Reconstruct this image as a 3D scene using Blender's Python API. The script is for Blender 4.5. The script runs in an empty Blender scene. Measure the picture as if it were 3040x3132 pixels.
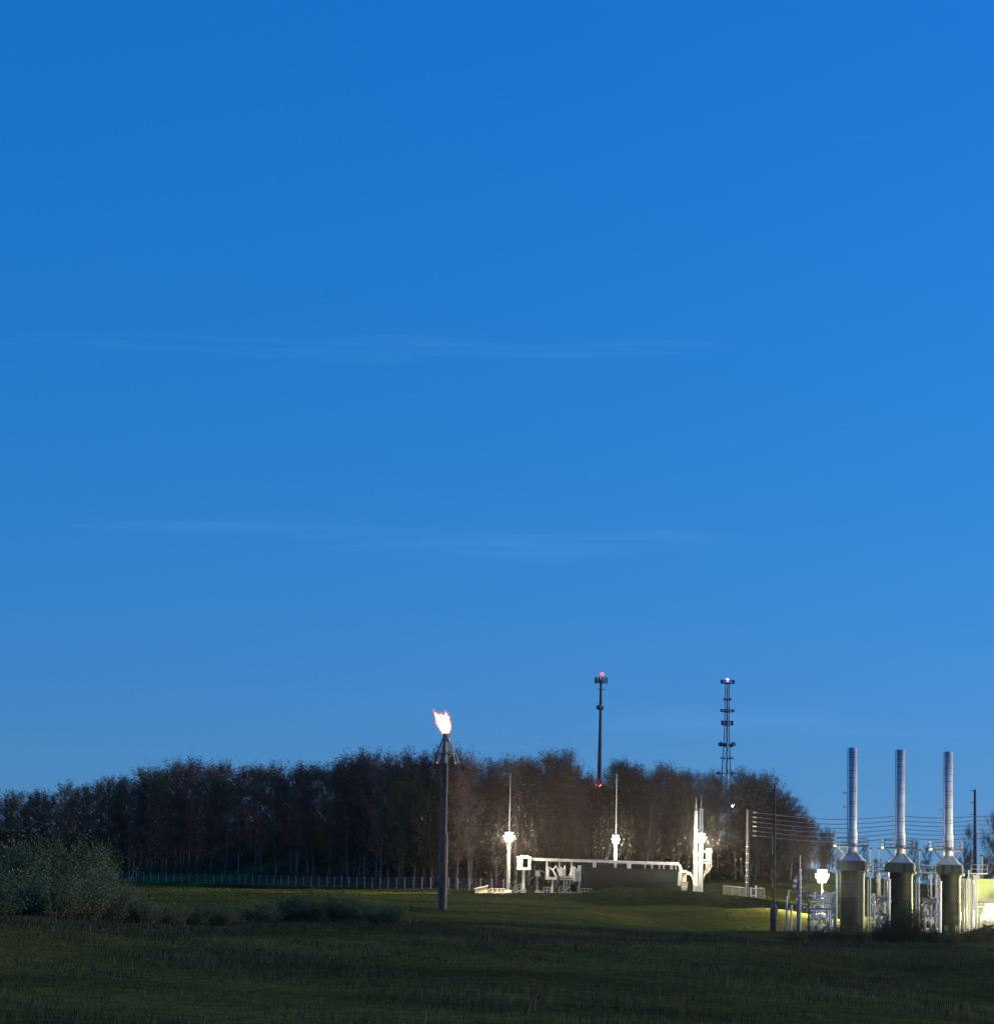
import bpy, math, random
import numpy as np
from mathutils import Vector, Matrix, Euler

random.seed(11); RNG = np.random.default_rng(11)
S = bpy.context.scene
C = S.collection
R = math.radians

# ------------------------------------------------------------------ camera
F = 9000.0                      # focal length in photo pixels (photo is 3040 x 3132)
EYE = Vector((0, 0, 1.7))
TILT, ROLL = R(7.35), R(1.15)
ROT = Matrix.Rotation(R(90) + TILT, 3, 'X') @ Matrix.Rotation(ROLL, 3, 'Z')
cam = bpy.data.cameras.new('camera'); cam_o = bpy.data.objects.new('camera', cam); C.objects.link(cam_o)
cam.sensor_fit = 'HORIZONTAL'; cam.sensor_width = 36; cam.lens = 36 * F / 3040
cam.clip_start = 0.5; cam.clip_end = 12000
cam_o.matrix_world = Matrix.Translation(EYE) @ ROT.to_4x4()
S.camera = cam_o

# ------------------------------------------------------------------ sky
SUN_EL, SUN_AZ = R(4), R(78)          # last glow, off to the right
W = bpy.data.worlds.new('World'); S.world = W; W.use_nodes = True
nt = W.node_tree; N = nt.nodes; L = nt.links
bg = N['Background']
tc = N.new('ShaderNodeTexCoord')
lift = N.new('ShaderNodeMapping'); lift.inputs['Location'].default_value = (0, 0, 0.06); lift.inputs['Scale'].default_value = (1, 1, 0.55)
sky = N.new('ShaderNodeTexSky'); sky.sky_type = 'NISHITA'; sky.sun_disc = False
sky.sun_elevation = SUN_EL; sky.sun_rotation = SUN_AZ
sky.ozone_density = 7.0; sky.air_density = 1.0; sky.dust_density = 0.0
L.new(tc.outputs['Generated'], lift.inputs[0]); L.new(lift.outputs[0], sky.inputs[0])
# thin wisps of cirrus drawn out along the horizon
mp = N.new('ShaderNodeMapping'); mp.inputs['Scale'].default_value = (2.6, 2.6, 48); mp.inputs['Rotation'].default_value = (0, R(1.5), 0)
mp.inputs['Location'].default_value = (18.92, 9.94, 26.6)
nz = N.new('ShaderNodeTexNoise'); nz.inputs['Scale'].default_value = 1.0; nz.inputs['Detail'].default_value = 7; nz.inputs['Roughness'].default_value = 0.55
cr = N.new('ShaderNodeMapRange'); cr.inputs[1].default_value = 0.615; cr.inputs[2].default_value = 0.85; cr.inputs[3].default_value = 0; cr.inputs[4].default_value = 0.30
L.new(tc.outputs['Generated'], mp.inputs[0]); L.new(mp.outputs[0], nz.inputs[0]); L.new(nz.outputs[0], cr.inputs[0])
mix = N.new('ShaderNodeMix'); mix.data_type = 'RGBA'
mix.inputs[7].default_value = (0.62, 1.35, 2.75, 1)
tint = N.new('ShaderNodeMix'); tint.data_type = 'RGBA'; tint.blend_type = 'MULTIPLY'; tint.inputs[0].default_value = 1
tint.inputs[7].default_value = (1.95, 1.0, 1.10, 1); L.new(sky.outputs[0], tint.inputs[6])
L.new(cr.outputs[0], mix.inputs[0]); L.new(tint.outputs[2], mix.inputs[6])
L.new(mix.outputs[2], bg.inputs[0]); bg.inputs[1].default_value = 0.14

sun = bpy.data.lights.new('sun', 'SUN'); sun.energy = 1.3; sun.angle = R(25); sun.color = (1.0, 0.86, 0.72)
sun_o = bpy.data.objects.new('sun', sun); C.objects.link(sun_o)
_d = Vector((math.sin(SUN_AZ) * math.cos(R(6)), math.cos(SUN_AZ) * math.cos(R(6)), math.sin(R(6))))
sun_o.rotation_euler = _d.to_track_quat('Z', 'Y').to_euler(); sun_o.location = (60, -40, 80)

S.view_settings.view_transform = 'Standard'; S.view_settings.look = 'None'
S.view_settings.gamma = 1; S.view_settings.exposure = 1.27
S.render.engine = 'CYCLES'
S.cycles.use_denoising = True
S.cycles.max_bounces = 5; S.cycles.diffuse_bounces = 3; S.cycles.glossy_bounces = 2; S.cycles.transparent_max_bounces = 12
S.cycles.sample_clamp_indirect = 3;  S.cycles.caustics_reflective = False; S.cycles.caustics_refractive = False


# ------------------------------------------------------------------ helpers
def at(px, py, D):
    """photo pixel + distance along the ground -> point"""
    d = ROT @ Vector(((px - 1520) / F, -(py - 1566) / F, -1))
    return EYE + d * (D / d.y)


def proj(p):
    v = ROT.transposed() @ (Vector(p) - EYE)
    return 1520 + F * v.x / -v.z, 1566 - F * v.y / -v.z


def horizon(px):
    lo, hi = 2000, 3200
    for _ in range(30):
        m = (lo + hi) / 2
        if (ROT @ Vector(((px - 1520) / F, -(m - 1566) / F, -1))).z > 0: lo = m
        else: hi = m
    return lo


MATS = {}


def mat(name, col, rough=0.6, metal=0.0, vary=0.0, scale=6.0, bump=0.0, rnd=0.0, spec=0.5, trans=0.0, emit=None, es=0, col2=None, world=None):
    m = bpy.data.materials.new(name); m.use_nodes = True
    n = m.node_tree.nodes; l = m.node_tree.links
    b = n['Principled BSDF']
    b.inputs['Roughness'].default_value = rough; b.inputs['Metallic'].default_value = metal
    b.inputs['Specular IOR Level'].default_value = spec
    b.inputs['Base Color'].default_value = (*col, 1)
    if emit:
        b.inputs['Emission Color'].default_value = (*emit, 1); b.inputs['Emission Strength'].default_value = es
    if vary or bump or rnd:
        t = n.new('ShaderNodeTexCoord')
        z = n.new('ShaderNodeTexNoise'); z.inputs['Scale'].default_value = scale; z.inputs['Detail'].default_value = 5
        if world:       # weathering laid out over the whole site, drawn out downwards, so no two copies match
            g_ = n.new('ShaderNodeNewGeometry'); mp_ = n.new('ShaderNodeMapping'); mp_.inputs['Scale'].default_value = world
            l.new(g_.outputs['Position'], mp_.inputs[0]); l.new(mp_.outputs[0], z.inputs[0])
        else: l.new(t.outputs['Object'], z.inputs[0])
        c2 = col2 or tuple(max(0, c * (1 - vary)) for c in col)
        c1 = tuple(min(1, c * (1 + vary * .6)) for c in col)
        mr = n.new('ShaderNodeMapRange'); mr.inputs[1].default_value = .3; mr.inputs[2].default_value = .7
        l.new(z.outputs[0], mr.inputs[0])
        mx = n.new('ShaderNodeMix'); mx.data_type = 'RGBA'
        mx.inputs[6].default_value = (*c2, 1); mx.inputs[7].default_value = (*c1, 1)
        l.new(mr.outputs[0], mx.inputs[0])
        out = mx.outputs[2]
        if rnd:
            oi = n.new('ShaderNodeObjectInfo')
            hv = n.new('ShaderNodeHueSaturation')
            a = n.new('ShaderNodeMapRange'); a.inputs[3].default_value = 1 - rnd; a.inputs[4].default_value = 1 + rnd
            l.new(oi.outputs['Random'], a.inputs[0]); l.new(a.outputs[0], hv.inputs['Value'])
            a2 = n.new('ShaderNodeMapRange'); a2.inputs[3].default_value = .5 - rnd * .06; a2.inputs[4].default_value = .5 + rnd * .06
            ml = n.new('ShaderNodeMath'); ml.operation = 'MULTIPLY'; ml.inputs[1].default_value = 7.31
            fr = n.new('ShaderNodeMath'); fr.operation = 'FRACT'
            l.new(oi.outputs['Random'], ml.inputs[0]); l.new(ml.outputs[0], fr.inputs[0]); l.new(fr.outputs[0], a2.inputs[0])
            l.new(a2.outputs[0], hv.inputs['Hue'])
            l.new(out, hv.inputs['Color']); out = hv.outputs[0]
        l.new(out, b.inputs['Base Color'])
        if vary:
            r2 = n.new('ShaderNodeMapRange'); r2.inputs[3].default_value = max(.05, rough - .12); r2.inputs[4].default_value = min(1, rough + .12)
            l.new(z.outputs[0], r2.inputs[0]); l.new(r2.outputs[0], b.inputs['Roughness'])
        if bump:
            bp = n.new('ShaderNodeBump'); bp.inputs['Strength'].default_value = bump; bp.inputs['Distance'].default_value = .05
            l.new(z.outputs[0], bp.inputs['Height']); l.new(bp.outputs[0], b.inputs['Normal'])
    MATS[name] = m
    return m


class MB:
    """collects shapes, links them as ONE mesh object"""
    def __init__(s): s.v = []; s.f = []; s.sm = []

    def add(s, vs, fs, smooth=False):
        o = len(s.v); s.v += [tuple(v) for v in vs]
        s.f += [tuple(i + o for i in f) for f in fs]; s.sm += [smooth] * len(fs)
        return s

    def box(s, c, d, rz=0, m=None):
        M = m or Matrix.Rotation(rz, 3, 'Z'); c = Vector(c); h = Vector(d) / 2
        vs = [c + M @ Vector((x * h.x, y * h.y, z * h.z)) for z in (-1, 1) for x, y in ((-1, -1), (1, -1), (1, 1), (-1, 1))]
        return s.add(vs, [(3, 2, 1, 0), (4, 5, 6, 7), (0, 1, 5, 4), (1, 2, 6, 5), (2, 3, 7, 6), (3, 0, 4, 7)])

    def bar(s, a, b, w, h=None):
        a, b = Vector(a), Vector(b); d = b - a
        M = d.to_track_quat('X', 'Z').to_matrix()
        return s.box((a + b) / 2, (d.length, w, h or w), m=M)

    def cyl(s, a, b, r0, r1=None, n=12, cap=True):
        a, b = Vector(a), Vector(b); r1 = r0 if r1 is None else r1
        q = (b - a).to_track_quat('Z', 'Y').to_matrix()
        vs = []
        for p, r in ((a, r0), (b, r1)):
            vs += [p + q @ Vector((r * math.cos(2 * math.pi * i / n), r * math.sin(2 * math.pi * i / n), 0)) for i in range(n)]
        s.add(vs, [(i, (i + 1) % n, n + (i + 1) % n, n + i) for i in range(n)], True)
        if cap:
            s.add(vs[:n], [tuple(range(n - 1, -1, -1))]); s.add(vs[n:], [tuple(range(n))])
        return s

    def tube(s, pts, rs, n=8, cap=True):
        pts = [Vector(p) for p in pts]
        if not hasattr(rs, '__len__'): rs = [rs] * len(pts)
        vs = []; up = None
        for i, p in enumerate(pts):
            d = (pts[min(i + 1, len(pts) - 1)] - pts[max(i - 1, 0)]).normalized()
            if up is None: up = d.orthogonal().normalized()
            up = (up - d * up.dot(d)).normalized(); w = d.cross(up)
            vs += [p + rs[i] * (up * math.cos(2 * math.pi * k / n) + w * math.sin(2 * math.pi * k / n)) for k in range(n)]
        fs = [(i * n + k, i * n + (k + 1) % n, (i + 1) * n + (k + 1) % n, (i + 1) * n + k) for i in range(len(pts) - 1) for k in range(n)]
        s.add(vs, fs, True)
        if cap:
            s.add(vs[:n], [tuple(range(n - 1, -1, -1))]); s.add(vs[-n:], [tuple(range(n))])
        return s

    def lathe(s, c, prof, n=20, cap=True):
        c = Vector(c); vs = []
        for r, z in prof:
            vs += [c + Vector((r * math.cos(2 * math.pi * i / n), r * math.sin(2 * math.pi * i / n), z)) for i in range(n)]
        s.add(vs, [(k * n + i, k * n + (i + 1) % n, (k + 1) * n + (i + 1) % n, (k + 1) * n + i) for k in range(len(prof) - 1) for i in range(n)], True)
        if cap:
            s.add(vs[:n], [tuple(range(n - 1, -1, -1))]); s.add(vs[-n:], [tuple(range(n))])
        return s

    def ball(s, c, r, n=12, sz=1.0):
        return s.lathe(c, [(max(.001, r * math.sin(math.pi * k / 8)), -r * sz * math.cos(math.pi * k / 8)) for k in range(9)], n, False)

    def build(s, name, m, parent=None, **kw):
        me = bpy.data.meshes.new(name)
        o0 = Vector(parent_loc(parent)) if parent else kw.pop('origin', None)
        if o0 is None:
            o0 = Vector((sum(v[0] for v in s.v) / len(s.v), sum(v[1] for v in s.v) / len(s.v), min(v[2] for v in s.v)))
        me.from_pydata([(v[0] - o0[0], v[1] - o0[1], v[2] - o0[2]) for v in s.v], [], s.f)
        me.polygons.foreach_set('use_smooth', s.sm)
        me.materials.append(MATS[m] if isinstance(m, str) else m)
        o = bpy.data.objects.new(name, me); C.objects.link(o)
        if parent: o.parent = parent
        else: o.location = o0
        tag(o, **kw)
        return o


def parent_loc(p):
    v = Vector((0, 0, 0))
    while p: v += p.location; p = p.parent
    return v


def tag(o, label=None, cat=None, group=None, kind=None):
    if label: o['label'] = label
    if cat: o['category'] = cat
    if group: o['group'] = group
    if kind: o['kind'] = kind
    return o


def thing(name, label, cat, loc, group=None):
    o = bpy.data.objects.new(name, None); C.objects.link(o); o.location = loc; o.empty_display_size = .3
    return tag(o, label, cat, group)


def arc(a, b, rise, n=8):
    a, b = Vector(a), Vector(b)
    return [a.lerp(b, i / n) + Vector((0, 0, rise * math.sin(math.pi * i / n))) for i in range(n + 1)]


def elbow(pts, r, n=4):
    """round the corners of a pipe run"""
    pts = [Vector(p) for p in pts]; out = [pts[0]]
    for i in range(1, len(pts) - 1):
        a, p, b = pts[i - 1], pts[i], pts[i + 1]
        u = (a - p); v = (b - p); k = min(r, u.length * .45, v.length * .45)
        A = p + u.normalized() * k; B = p + v.normalized() * k
        for t in range(n + 1):
            t /= n; out.append(A * (1 - t) ** 2 + p * 2 * t * (1 - t) + B * t * t)
    return out + [pts[-1]]


# ------------------------------------------------------------------ materials
def ground_mat():
    m = bpy.data.materials.new('ground'); m.use_nodes = True
    n = m.node_tree.nodes; l = m.node_tree.links; b = n['Principled BSDF']; b.inputs['Roughness'].default_value = .95
    b.inputs['Specular IOR Level'].default_value = 0
    g = n.new('ShaderNodeNewGeometry')
    z1 = n.new('ShaderNodeTexNoise'); z1.inputs['Scale'].default_value = .06; z1.inputs['Detail'].default_value = 6
    z2 = n.new('ShaderNodeTexNoise'); z2.inputs['Scale'].default_value = 1.3; z2.inputs['Detail'].default_value = 6; z2.inputs['Roughness'].default_value = .7
    l.new(g.outputs['Position'], z1.inputs[0]); l.new(g.outputs['Position'], z2.inputs[0])
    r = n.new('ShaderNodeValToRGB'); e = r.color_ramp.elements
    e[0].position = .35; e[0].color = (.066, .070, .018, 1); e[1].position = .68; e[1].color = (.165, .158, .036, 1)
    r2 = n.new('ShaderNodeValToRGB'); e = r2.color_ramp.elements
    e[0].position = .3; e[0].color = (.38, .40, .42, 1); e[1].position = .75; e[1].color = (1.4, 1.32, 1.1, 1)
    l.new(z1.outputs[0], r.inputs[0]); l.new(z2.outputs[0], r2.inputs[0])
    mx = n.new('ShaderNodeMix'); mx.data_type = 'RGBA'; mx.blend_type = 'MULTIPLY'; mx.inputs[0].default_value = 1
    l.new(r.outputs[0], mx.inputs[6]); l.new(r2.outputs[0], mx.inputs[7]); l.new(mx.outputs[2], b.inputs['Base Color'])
    bp = n.new('ShaderNodeBump'); bp.inputs['Strength'].default_value = .8; bp.inputs['Distance'].default_value = .25
    l.new(z2.outputs[0], bp.inputs['Height']); l.new(bp.outputs[0], b.inputs['Normal'])
    MATS['ground'] = m


ground_mat()
mat('white', (.60, .60, .56), .5, vary=.22, scale=1, world=(2.2, 2.2, .9))
mat('cream', (.42, .39, .31), .6, vary=.15, scale=2)
mat('galv', (.36, .355, .34), .5, .25, vary=.25, scale=3)
mat('darkgalv', (.15, .155, .16), .5, .5, vary=.3, scale=3)
mat('concrete', (.36, .34, .31), .9, vary=.25, scale=3, bump=.3)
mat('slate', (.006, .0105, .012), .9, vary=.18, scale=.8, spec=.08)
mat('black', (.02, .02, .021), .5)
mat('tower', (.05, .05, .06), .6, .3, vary=.2)
mat('wood_pole', (.16, .13, .10), .85, vary=.3, scale=4)
mat('stackmetal', (.56, .54, .50), .45, .2, vary=.34, scale=1, world=(2.6, 2.6, .35))
mat('hood', (.36, .42, .44), .55, .2, vary=.12, scale=1.2)
mat('heater', (.013, .019, .014), .62, .1, vary=.5, scale=1, spec=.25, world=(1.8, 1.8, .4))
mat('collar', (.055, .072, .052), .6, .2, vary=.4, scale=1, world=(2, 2, .8))
mat('lagging', (.58, .52, .30), .42, .45, vary=.15, scale=2)
mat('ventpipe', (.045, .038, .03), .6, 0, vary=.3, scale=1.2, spec=.12)
mat('flarepipe', (.075, .073, .058), .6, 0, vary=.5, scale=1, spec=.15, world=(3, 3, .5))
mat('rust', (.16, .065, .035), .7, .3, vary=.4, scale=3)
mat('shedgreen', (.46, .52, .24), .55, vary=.12, scale=.7)
mat('red', (.62, .05, .03), .7, vary=.15)
mat('canvaswhite', (.75, .74, .70), .8)
mat('tank', (.68, .70, .70), .4, .2, vary=.1, scale=.8)
mat('bark', (.115, .095, .078), .9, vary=.35, scale=3, rnd=.3)
mat('crown_brown', (.145, .09, .058), .9, vary=.35, scale=.6, rnd=.35, spec=.1)
mat('crown_bare', (.125, .09, .068), .9, vary=.3, scale=.6, rnd=.3, spec=.1)
mat('crown_olive', (.108, .096, .038), .9, vary=.35, scale=.6, rnd=.35, spec=.1)
mat('shrub', (.155, .172, .072), .9, vary=.3, scale=.9, rnd=.12, spec=0)
mat('shrub_dark', (.055, .07, .03), .9, vary=.35, scale=.9, rnd=.22, spec=.15)
mat('grass', (.064, .066, .034), .85, vary=.4, scale=.25, spec=0)
mat('bankgrass', (.130, .130, .026), .85, vary=.35, scale=.25, spec=0)
mat('drygrass', (.20, .17, .085), .9, vary=.3, scale=.25, spec=.1)
mat('lamp', (.9, .9, .9), .5, emit=(1, .84, .60), es=3)
mat('lamp2', (.9, .9, .9), .5, emit=(1, .84, .60), es=3)
mat('lamp_cool', (.9, .9, .9), .5, emit=(1, .90, .62), es=3)
mat('lamp_assumed', (.9, .9, .9), .5, emit=(1, .90, .62), es=3)  # lenses of the assumed yard mast out of view
mat('lamp_yellow', (.9, .9, .9), .5, emit=(1, .86, .42), es=3)
mat('flame', (.9, .5, .4), .9, emit=(1, .74, .55), es=1.1)
def flame_edge():
    m = bpy.data.materials.new('flame_edge'); m.use_nodes = True; n = m.node_tree.nodes; l = m.node_tree.links; n.remove(n['Principled BSDF'])
    e = n.new('ShaderNodeEmission'); e.inputs[0].default_value = (1, .30, .22, 1); e.inputs[1].default_value = .34
    t = n.new('ShaderNodeBsdfTransparent'); x = n.new('ShaderNodeMixShader'); c = n.new('ShaderNodeTexCoord'); z = n.new('ShaderNodeTexNoise'); z.inputs['Scale'].default_value = 2.5
    r = n.new('ShaderNodeMapRange'); r.inputs[1].default_value = .35; r.inputs[2].default_value = .65; r.inputs[3].default_value = .12; r.inputs[4].default_value = .5
    l.new(c.outputs['Object'], z.inputs[0]); l.new(z.outputs[0], r.inputs[0]); l.new(r.outputs[0], x.inputs[0]); l.new(t.outputs[0], x.inputs[1]); l.new(e.outputs[0], x.inputs[2]); l.new(x.outputs[0], n['Material Output'].inputs[0])
    MATS['flame_edge'] = m
flame_edge()
mat('beacon_red', (.8, .1, .08), .3, emit=(1, .03, .03), es=3.2)
mat('beacon_small', (.8, .1, .08), .3, emit=(1, .06, .04), es=40)
mat('beacon_flash', (.9, .9, .95), .3, emit=(.72, .66, 1), es=60)
mat('beacon_white', (.9, .9, .95), .3, emit=(.34, .22, 1), es=1.3)


for _m in ('lamp', 'lamp2', 'lamp_cool', 'lamp_yellow', 'lamp_assumed', 'flame_edge', 'beacon_red', 'beacon_white', 'beacon_small', 'beacon_flash'): MATS[_m].cycles.emission_sampling = 'NONE'


def mesh_fabric():
    m = bpy.data.materials.new('chainlink'); m.use_nodes = True
    n = m.node_tree.nodes; l = m.node_tree.links; b = n['Principled BSDF']
    b.inputs['Base Color'].default_value = (.4, .4, .39, 1); b.inputs['Metallic'].default_value = .4; b.inputs['Roughness'].default_value = .5
    b.inputs['Alpha'].default_value = .05
    MATS['chainlink'] = m


mesh_fabric()

# ------------------------------------------------------------------ terrain
EDGE = [(-200, 840), (0, 800), (370, 725), (730, 655), (1000, 600), (1400, 532), (1900, 556), (2150, 572), (2600, 565), (3300, 640)]
FENCE = [(330, 2691, 712), (730, 2705, 642), (1000, 2714, 588), (1400, 2723, 518)]


def edgeD(px): return float(np.interp(px, [e[0] for e in EDGE], [e[1] for e in EDGE]))


cps = []


def extra(x, y):
    """bank thrown up in front of the switchyard and the drop below it"""
    x = np.asarray(x, float); y = np.asarray(y, float)
    P = lambda px: at(px, 2735, 418).x
    amp = np.interp(x, [P(1770), P(1800), P(1880), P(2080), P(2380), P(2500)], [0, .25, .85, .75, .35, 0])
    yc = 419 - 5 * np.clip((x - P(2080)) / 25, 0, 1.5)
    drop = np.interp(x, [P(1050), P(1200), P(1500), P(1750), P(1880), P(2150), P(2380), P(2440)], [0, .7, .9, 1.3, 1.9, 1.8, 1.2, 0])
    t = np.clip((yc - 1 - y) / 7, 0, 1); t = t * t * (3 - 2 * t)
    return amp * np.exp(-((y - yc) / 4.5) ** 2) - drop * t


def cp(px, D, py=None, z=None):
    p = at(px, py if py is not None else 2700, D)
    cps.append((p.x, p.y, (z if z is not None else p.z) - float(extra(p.x, p.y))))


for D in (0, 40, 90):
    for x in (-60, -25, 0, 25, 60): cps.append((x, D, 0.0))
for px in (-200, 500, 1300): cp(px, 150, z=-.05)
for px in (2000, 2500, 3200): cp(px, 150, z=-.75)
cp(0, 230, z=.2); cp(600, 230, z=-.2); cp(1300, 240, z=-.7); cp(1900, 240, z=-1.2)
for (pa, ya, Da), (pb, yb, Db) in zip(FENCE[:-1], FENCE[1:]):
    for t_ in (0, .2, .4, .6, .8): cp(pa + (pb - pa) * t_, Da + (Db - Da) * t_, ya + (yb - ya) * t_)
cp(FENCE[-1][0], FENCE[-1][2], FENCE[-1][1])
cp(-100, 780, z=3.8); cp(350, 650, z=1.7); cp(700, 580, z=1.2)
cp(300, 420, z=.9); cp(700, 360, 2745); cp(1000, 340, 2757); cp(1200, 330, 2778); cp(1355, 325, 2790); cp(1000, 440, 2738); cp(500, 560, 2712)
for px in (1440, 1600, 1800, 2000):
    for D in (438, 470, 500): cp(px, D, z=1.3)
cp(2200, 445, z=1.35); cp(2300, 470, z=1.5); cp(1250, 440, z=.9); cp(1150, 455, z=.9)
for px in (2160, 2400, 2560): cp(px, 535, 2704)
cp(2400, 470, z=1.2)
cp(1500, 400, z=.25); cp(1700, 400, z=.1); cp(1900, 400, z=-.1); cp(2150, 400, z=.1)
cp(1600, 330, z=-.8); cp(1900, 340, z=-.5)
cp(2360, 345, 2778); cp(2100, 350, 2792); cp(2360, 250, 2852); cp(2100, 245, 2855)
for px in (2560, 2750, 3000, 3300):
    for D in (290, 330, 370): cp(px, D, z=-3.0)
cp(2760, 440, z=-1.5); cp(3100, 440, z=-1.5); cp(2800, 540, z=2.2); cp(3200, 540, z=2.0)
for px in (-200, 370, 1000, 1500, 2000, 2500):
    D = edgeD(px)
    base = {-200: 4.2, 370: 3.2, 1000: 2.4, 1500: 2.1, 2000: 3.2, 2500: 4.5}[px]
    cp(px, D + 5, z=base + .3); cp(px, D + 60, z=base + (12 if px < 1100 else 9.5 if px < 2300 else 3)); cp(px, 950, z=16 if px < 2300 else 6)
for px in (2700, 2900, 3300): cp(px, 700, z=2.5); cp(px, 950, z=2.5)
cps = np.array(cps); PX = cps[:, :2] / 100.0


def _k(r2): return np.where(r2 > 1e-12, r2 * np.log(np.maximum(r2, 1e-12)), 0)


_A = _k(((PX[:, None] - PX[None]) ** 2).sum(-1)) + np.eye(len(PX)) * 2e-3
_P = np.hstack([np.ones((len(PX), 1)), PX])
_M = np.block([[_A, _P], [_P.T, np.zeros((3, 3))]])
_W = np.linalg.solve(_M, np.concatenate([cps[:, 2], np.zeros(3)]))


def _hills(x, y):
    return (.30 * np.sin(x * .11 + 1.3) * np.sin(y * .045 + .4) + .16 * np.sin(x * .31 + y * .07) * np.sin(y * .13 + 2)
            + .07 * np.sin(x * .83 + 1.7 * np.sin(y * .21)) * np.sin(y * .37 + x * .2))


def H(x, y):
    x = np.atleast_1d(np.asarray(x, float)); y = np.atleast_1d(np.asarray(y, float))
    yc = np.clip(y, 0, 950); xc = np.clip(x, -(.2 * yc + 25), .2 * yc + 25)
    q = np.stack([xc, yc], 1) / 100.0
    out = np.empty(len(q))
    for i in range(0, len(q), 20000):
        b = q[i:i + 20000]
        out[i:i + 20000] = _k(((b[:, None] - PX[None]) ** 2).sum(-1)) @ _W[:len(PX)] + _W[len(PX)] + b @ _W[len(PX) + 1:]
    out += extra(x, y)
    rough = np.clip((y - 60) / 150, .25, 1) * np.where((y > 425) & (y < 510) & (np.abs(x - 12) < 40), .15, 1)
    rough = rough * np.where((y > 285) & (x > 38) & (y < 400), .15, 1)
    rough = rough * np.where((x < 0) & (y > 430), .25, 1)
    out += _hills(x, y) * .55 * rough
    far = np.clip((y - 950) / 2500, 0, 1)
    return out * (1 - far) - far * 4


def h1(x, y): return float(H([x], [y])[0])


xs = np.unique(np.concatenate([np.linspace(-4000, -200, 14), np.linspace(-200, -110, 22), np.linspace(-110, 110, 180), np.linspace(110, 200, 22), np.linspace(200, 4000, 14)]))
ys = np.unique(np.concatenate([np.linspace(-600, 0, 8), np.linspace(0, 160, 50), np.linspace(160, 560, 240), np.linspace(560, 950, 60), np.linspace(950, 6000, 20)]))
gx, gy = np.meshgrid(xs, ys); gz = H(gx.ravel(), gy.ravel())
me = bpy.data.meshes.new('ground')
nx, ny = len(xs), len(ys)
V = np.stack([gx.ravel(), gy.ravel(), gz], 1)
ii = (np.arange(ny - 1)[:, None] * nx + np.arange(nx - 1)[None]).ravel()
Q = np.stack([ii, ii + 1, ii + nx + 1, ii + nx], 1)


def fast_mesh(name, V, Fc):
    me = bpy.data.meshes.new(name); k = Fc.shape[1]
    me.vertices.add(len(V)); me.vertices.foreach_set('co', np.ascontiguousarray(V, np.float32).ravel())
    me.loops.add(Fc.size); me.loops.foreach_set('vertex_index', np.ascontiguousarray(Fc, np.int32).ravel())
    me.polygons.add(len(Fc)); me.polygons.foreach_set('loop_start', np.arange(0, Fc.size, k, dtype=np.int32))
    me.update(calc_edges=True)
    return me


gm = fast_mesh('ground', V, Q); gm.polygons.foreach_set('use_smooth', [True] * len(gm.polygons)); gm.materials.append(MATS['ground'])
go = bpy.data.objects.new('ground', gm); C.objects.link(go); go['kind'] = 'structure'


# ------------------------------------------------------------------ grass
def blades(n, d0, d1, hmin, hmax, w0, pw=1.0, xmul=.2, cond=None, lean=.45):
    u = RNG.random(n); D = (d0 ** pw + u * (d1 ** pw - d0 ** pw)) ** (1 / pw)
    x = (RNG.random(n) * 2 - 1) * (xmul * D + 6)
    if cond is not None:
        k = cond(x, D); x, D = x[k], D[k]; n = len(x)
    z = H(x, D)
    patch = .75 + .35 * np.sin(x * .35 + 1) * np.sin(D * .11) + .2 * np.sin(x * 1.1 + D * .4)
    h = (hmin + (hmax - hmin) * RNG.random(n) ** 1.6) * np.clip(patch, .5, 1.35)
    a = RNG.random(n) * math.pi; w = w0 * (.6 + .8 * RNG.random(n)) * np.maximum(1, D / 60)
    dx, dy = np.cos(a) * w / 2, np.sin(a) * w / 2
    la = RNG.random(n) * 2 * math.pi; lm = h * lean * (RNG.random(n) ** 1.3)
    lx, ly = np.cos(la) * lm + .08 * h, np.sin(la) * lm
    b = np.stack([x, D, z - .05], 1)
    d = np.stack([dx, dy, 0 * dx], 1)
    mid = b + np.stack([lx * .35, ly * .35, h * .6], 1); tip = b + np.stack([lx, ly, h], 1)
    V = np.stack([b - d, b + d, mid + d * .7, mid - d * .7, tip], 1).reshape(-1, 3)
    i = np.arange(n) * 5
    T = np.concatenate([np.stack([i, i + 1, i + 2], 1), np.stack([i, i + 2, i + 3], 1), np.stack([i + 3, i + 2, i + 4], 1)])
    return V, T


def grass(name, label, m, *a, **k):
    V, T = blades(*a, **k)
    me = fast_mesh(name, V, T); me.materials.append(MATS[m])
    o = bpy.data.objects.new(name, me); C.objects.link(o)
    tag(o, label, 'grass', kind='stuff')
    return o


grass('meadow_grass', 'tall dark green grass filling the near field', 'grass', 270000, 26, 190, .10, .34, .011, pw=1.5)
grass('dry_grass', 'scattered pale dry stems standing above the near field grass', 'drygrass', 1100, 28, 190, .28, .62, .010, pw=1.5, lean=.25)
grass('rough_grass', 'short rough grass on the banks before the switchyard', 'bankgrass', 300000, 185, 700, .05, .20, .020, pw=1.5,
      cond=lambda x, y: ~((y > 428) & (y < 505) & (x > -6) & (x < 32)) & ~((x > 36) & (y > 296) & (y < 400)))


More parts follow.
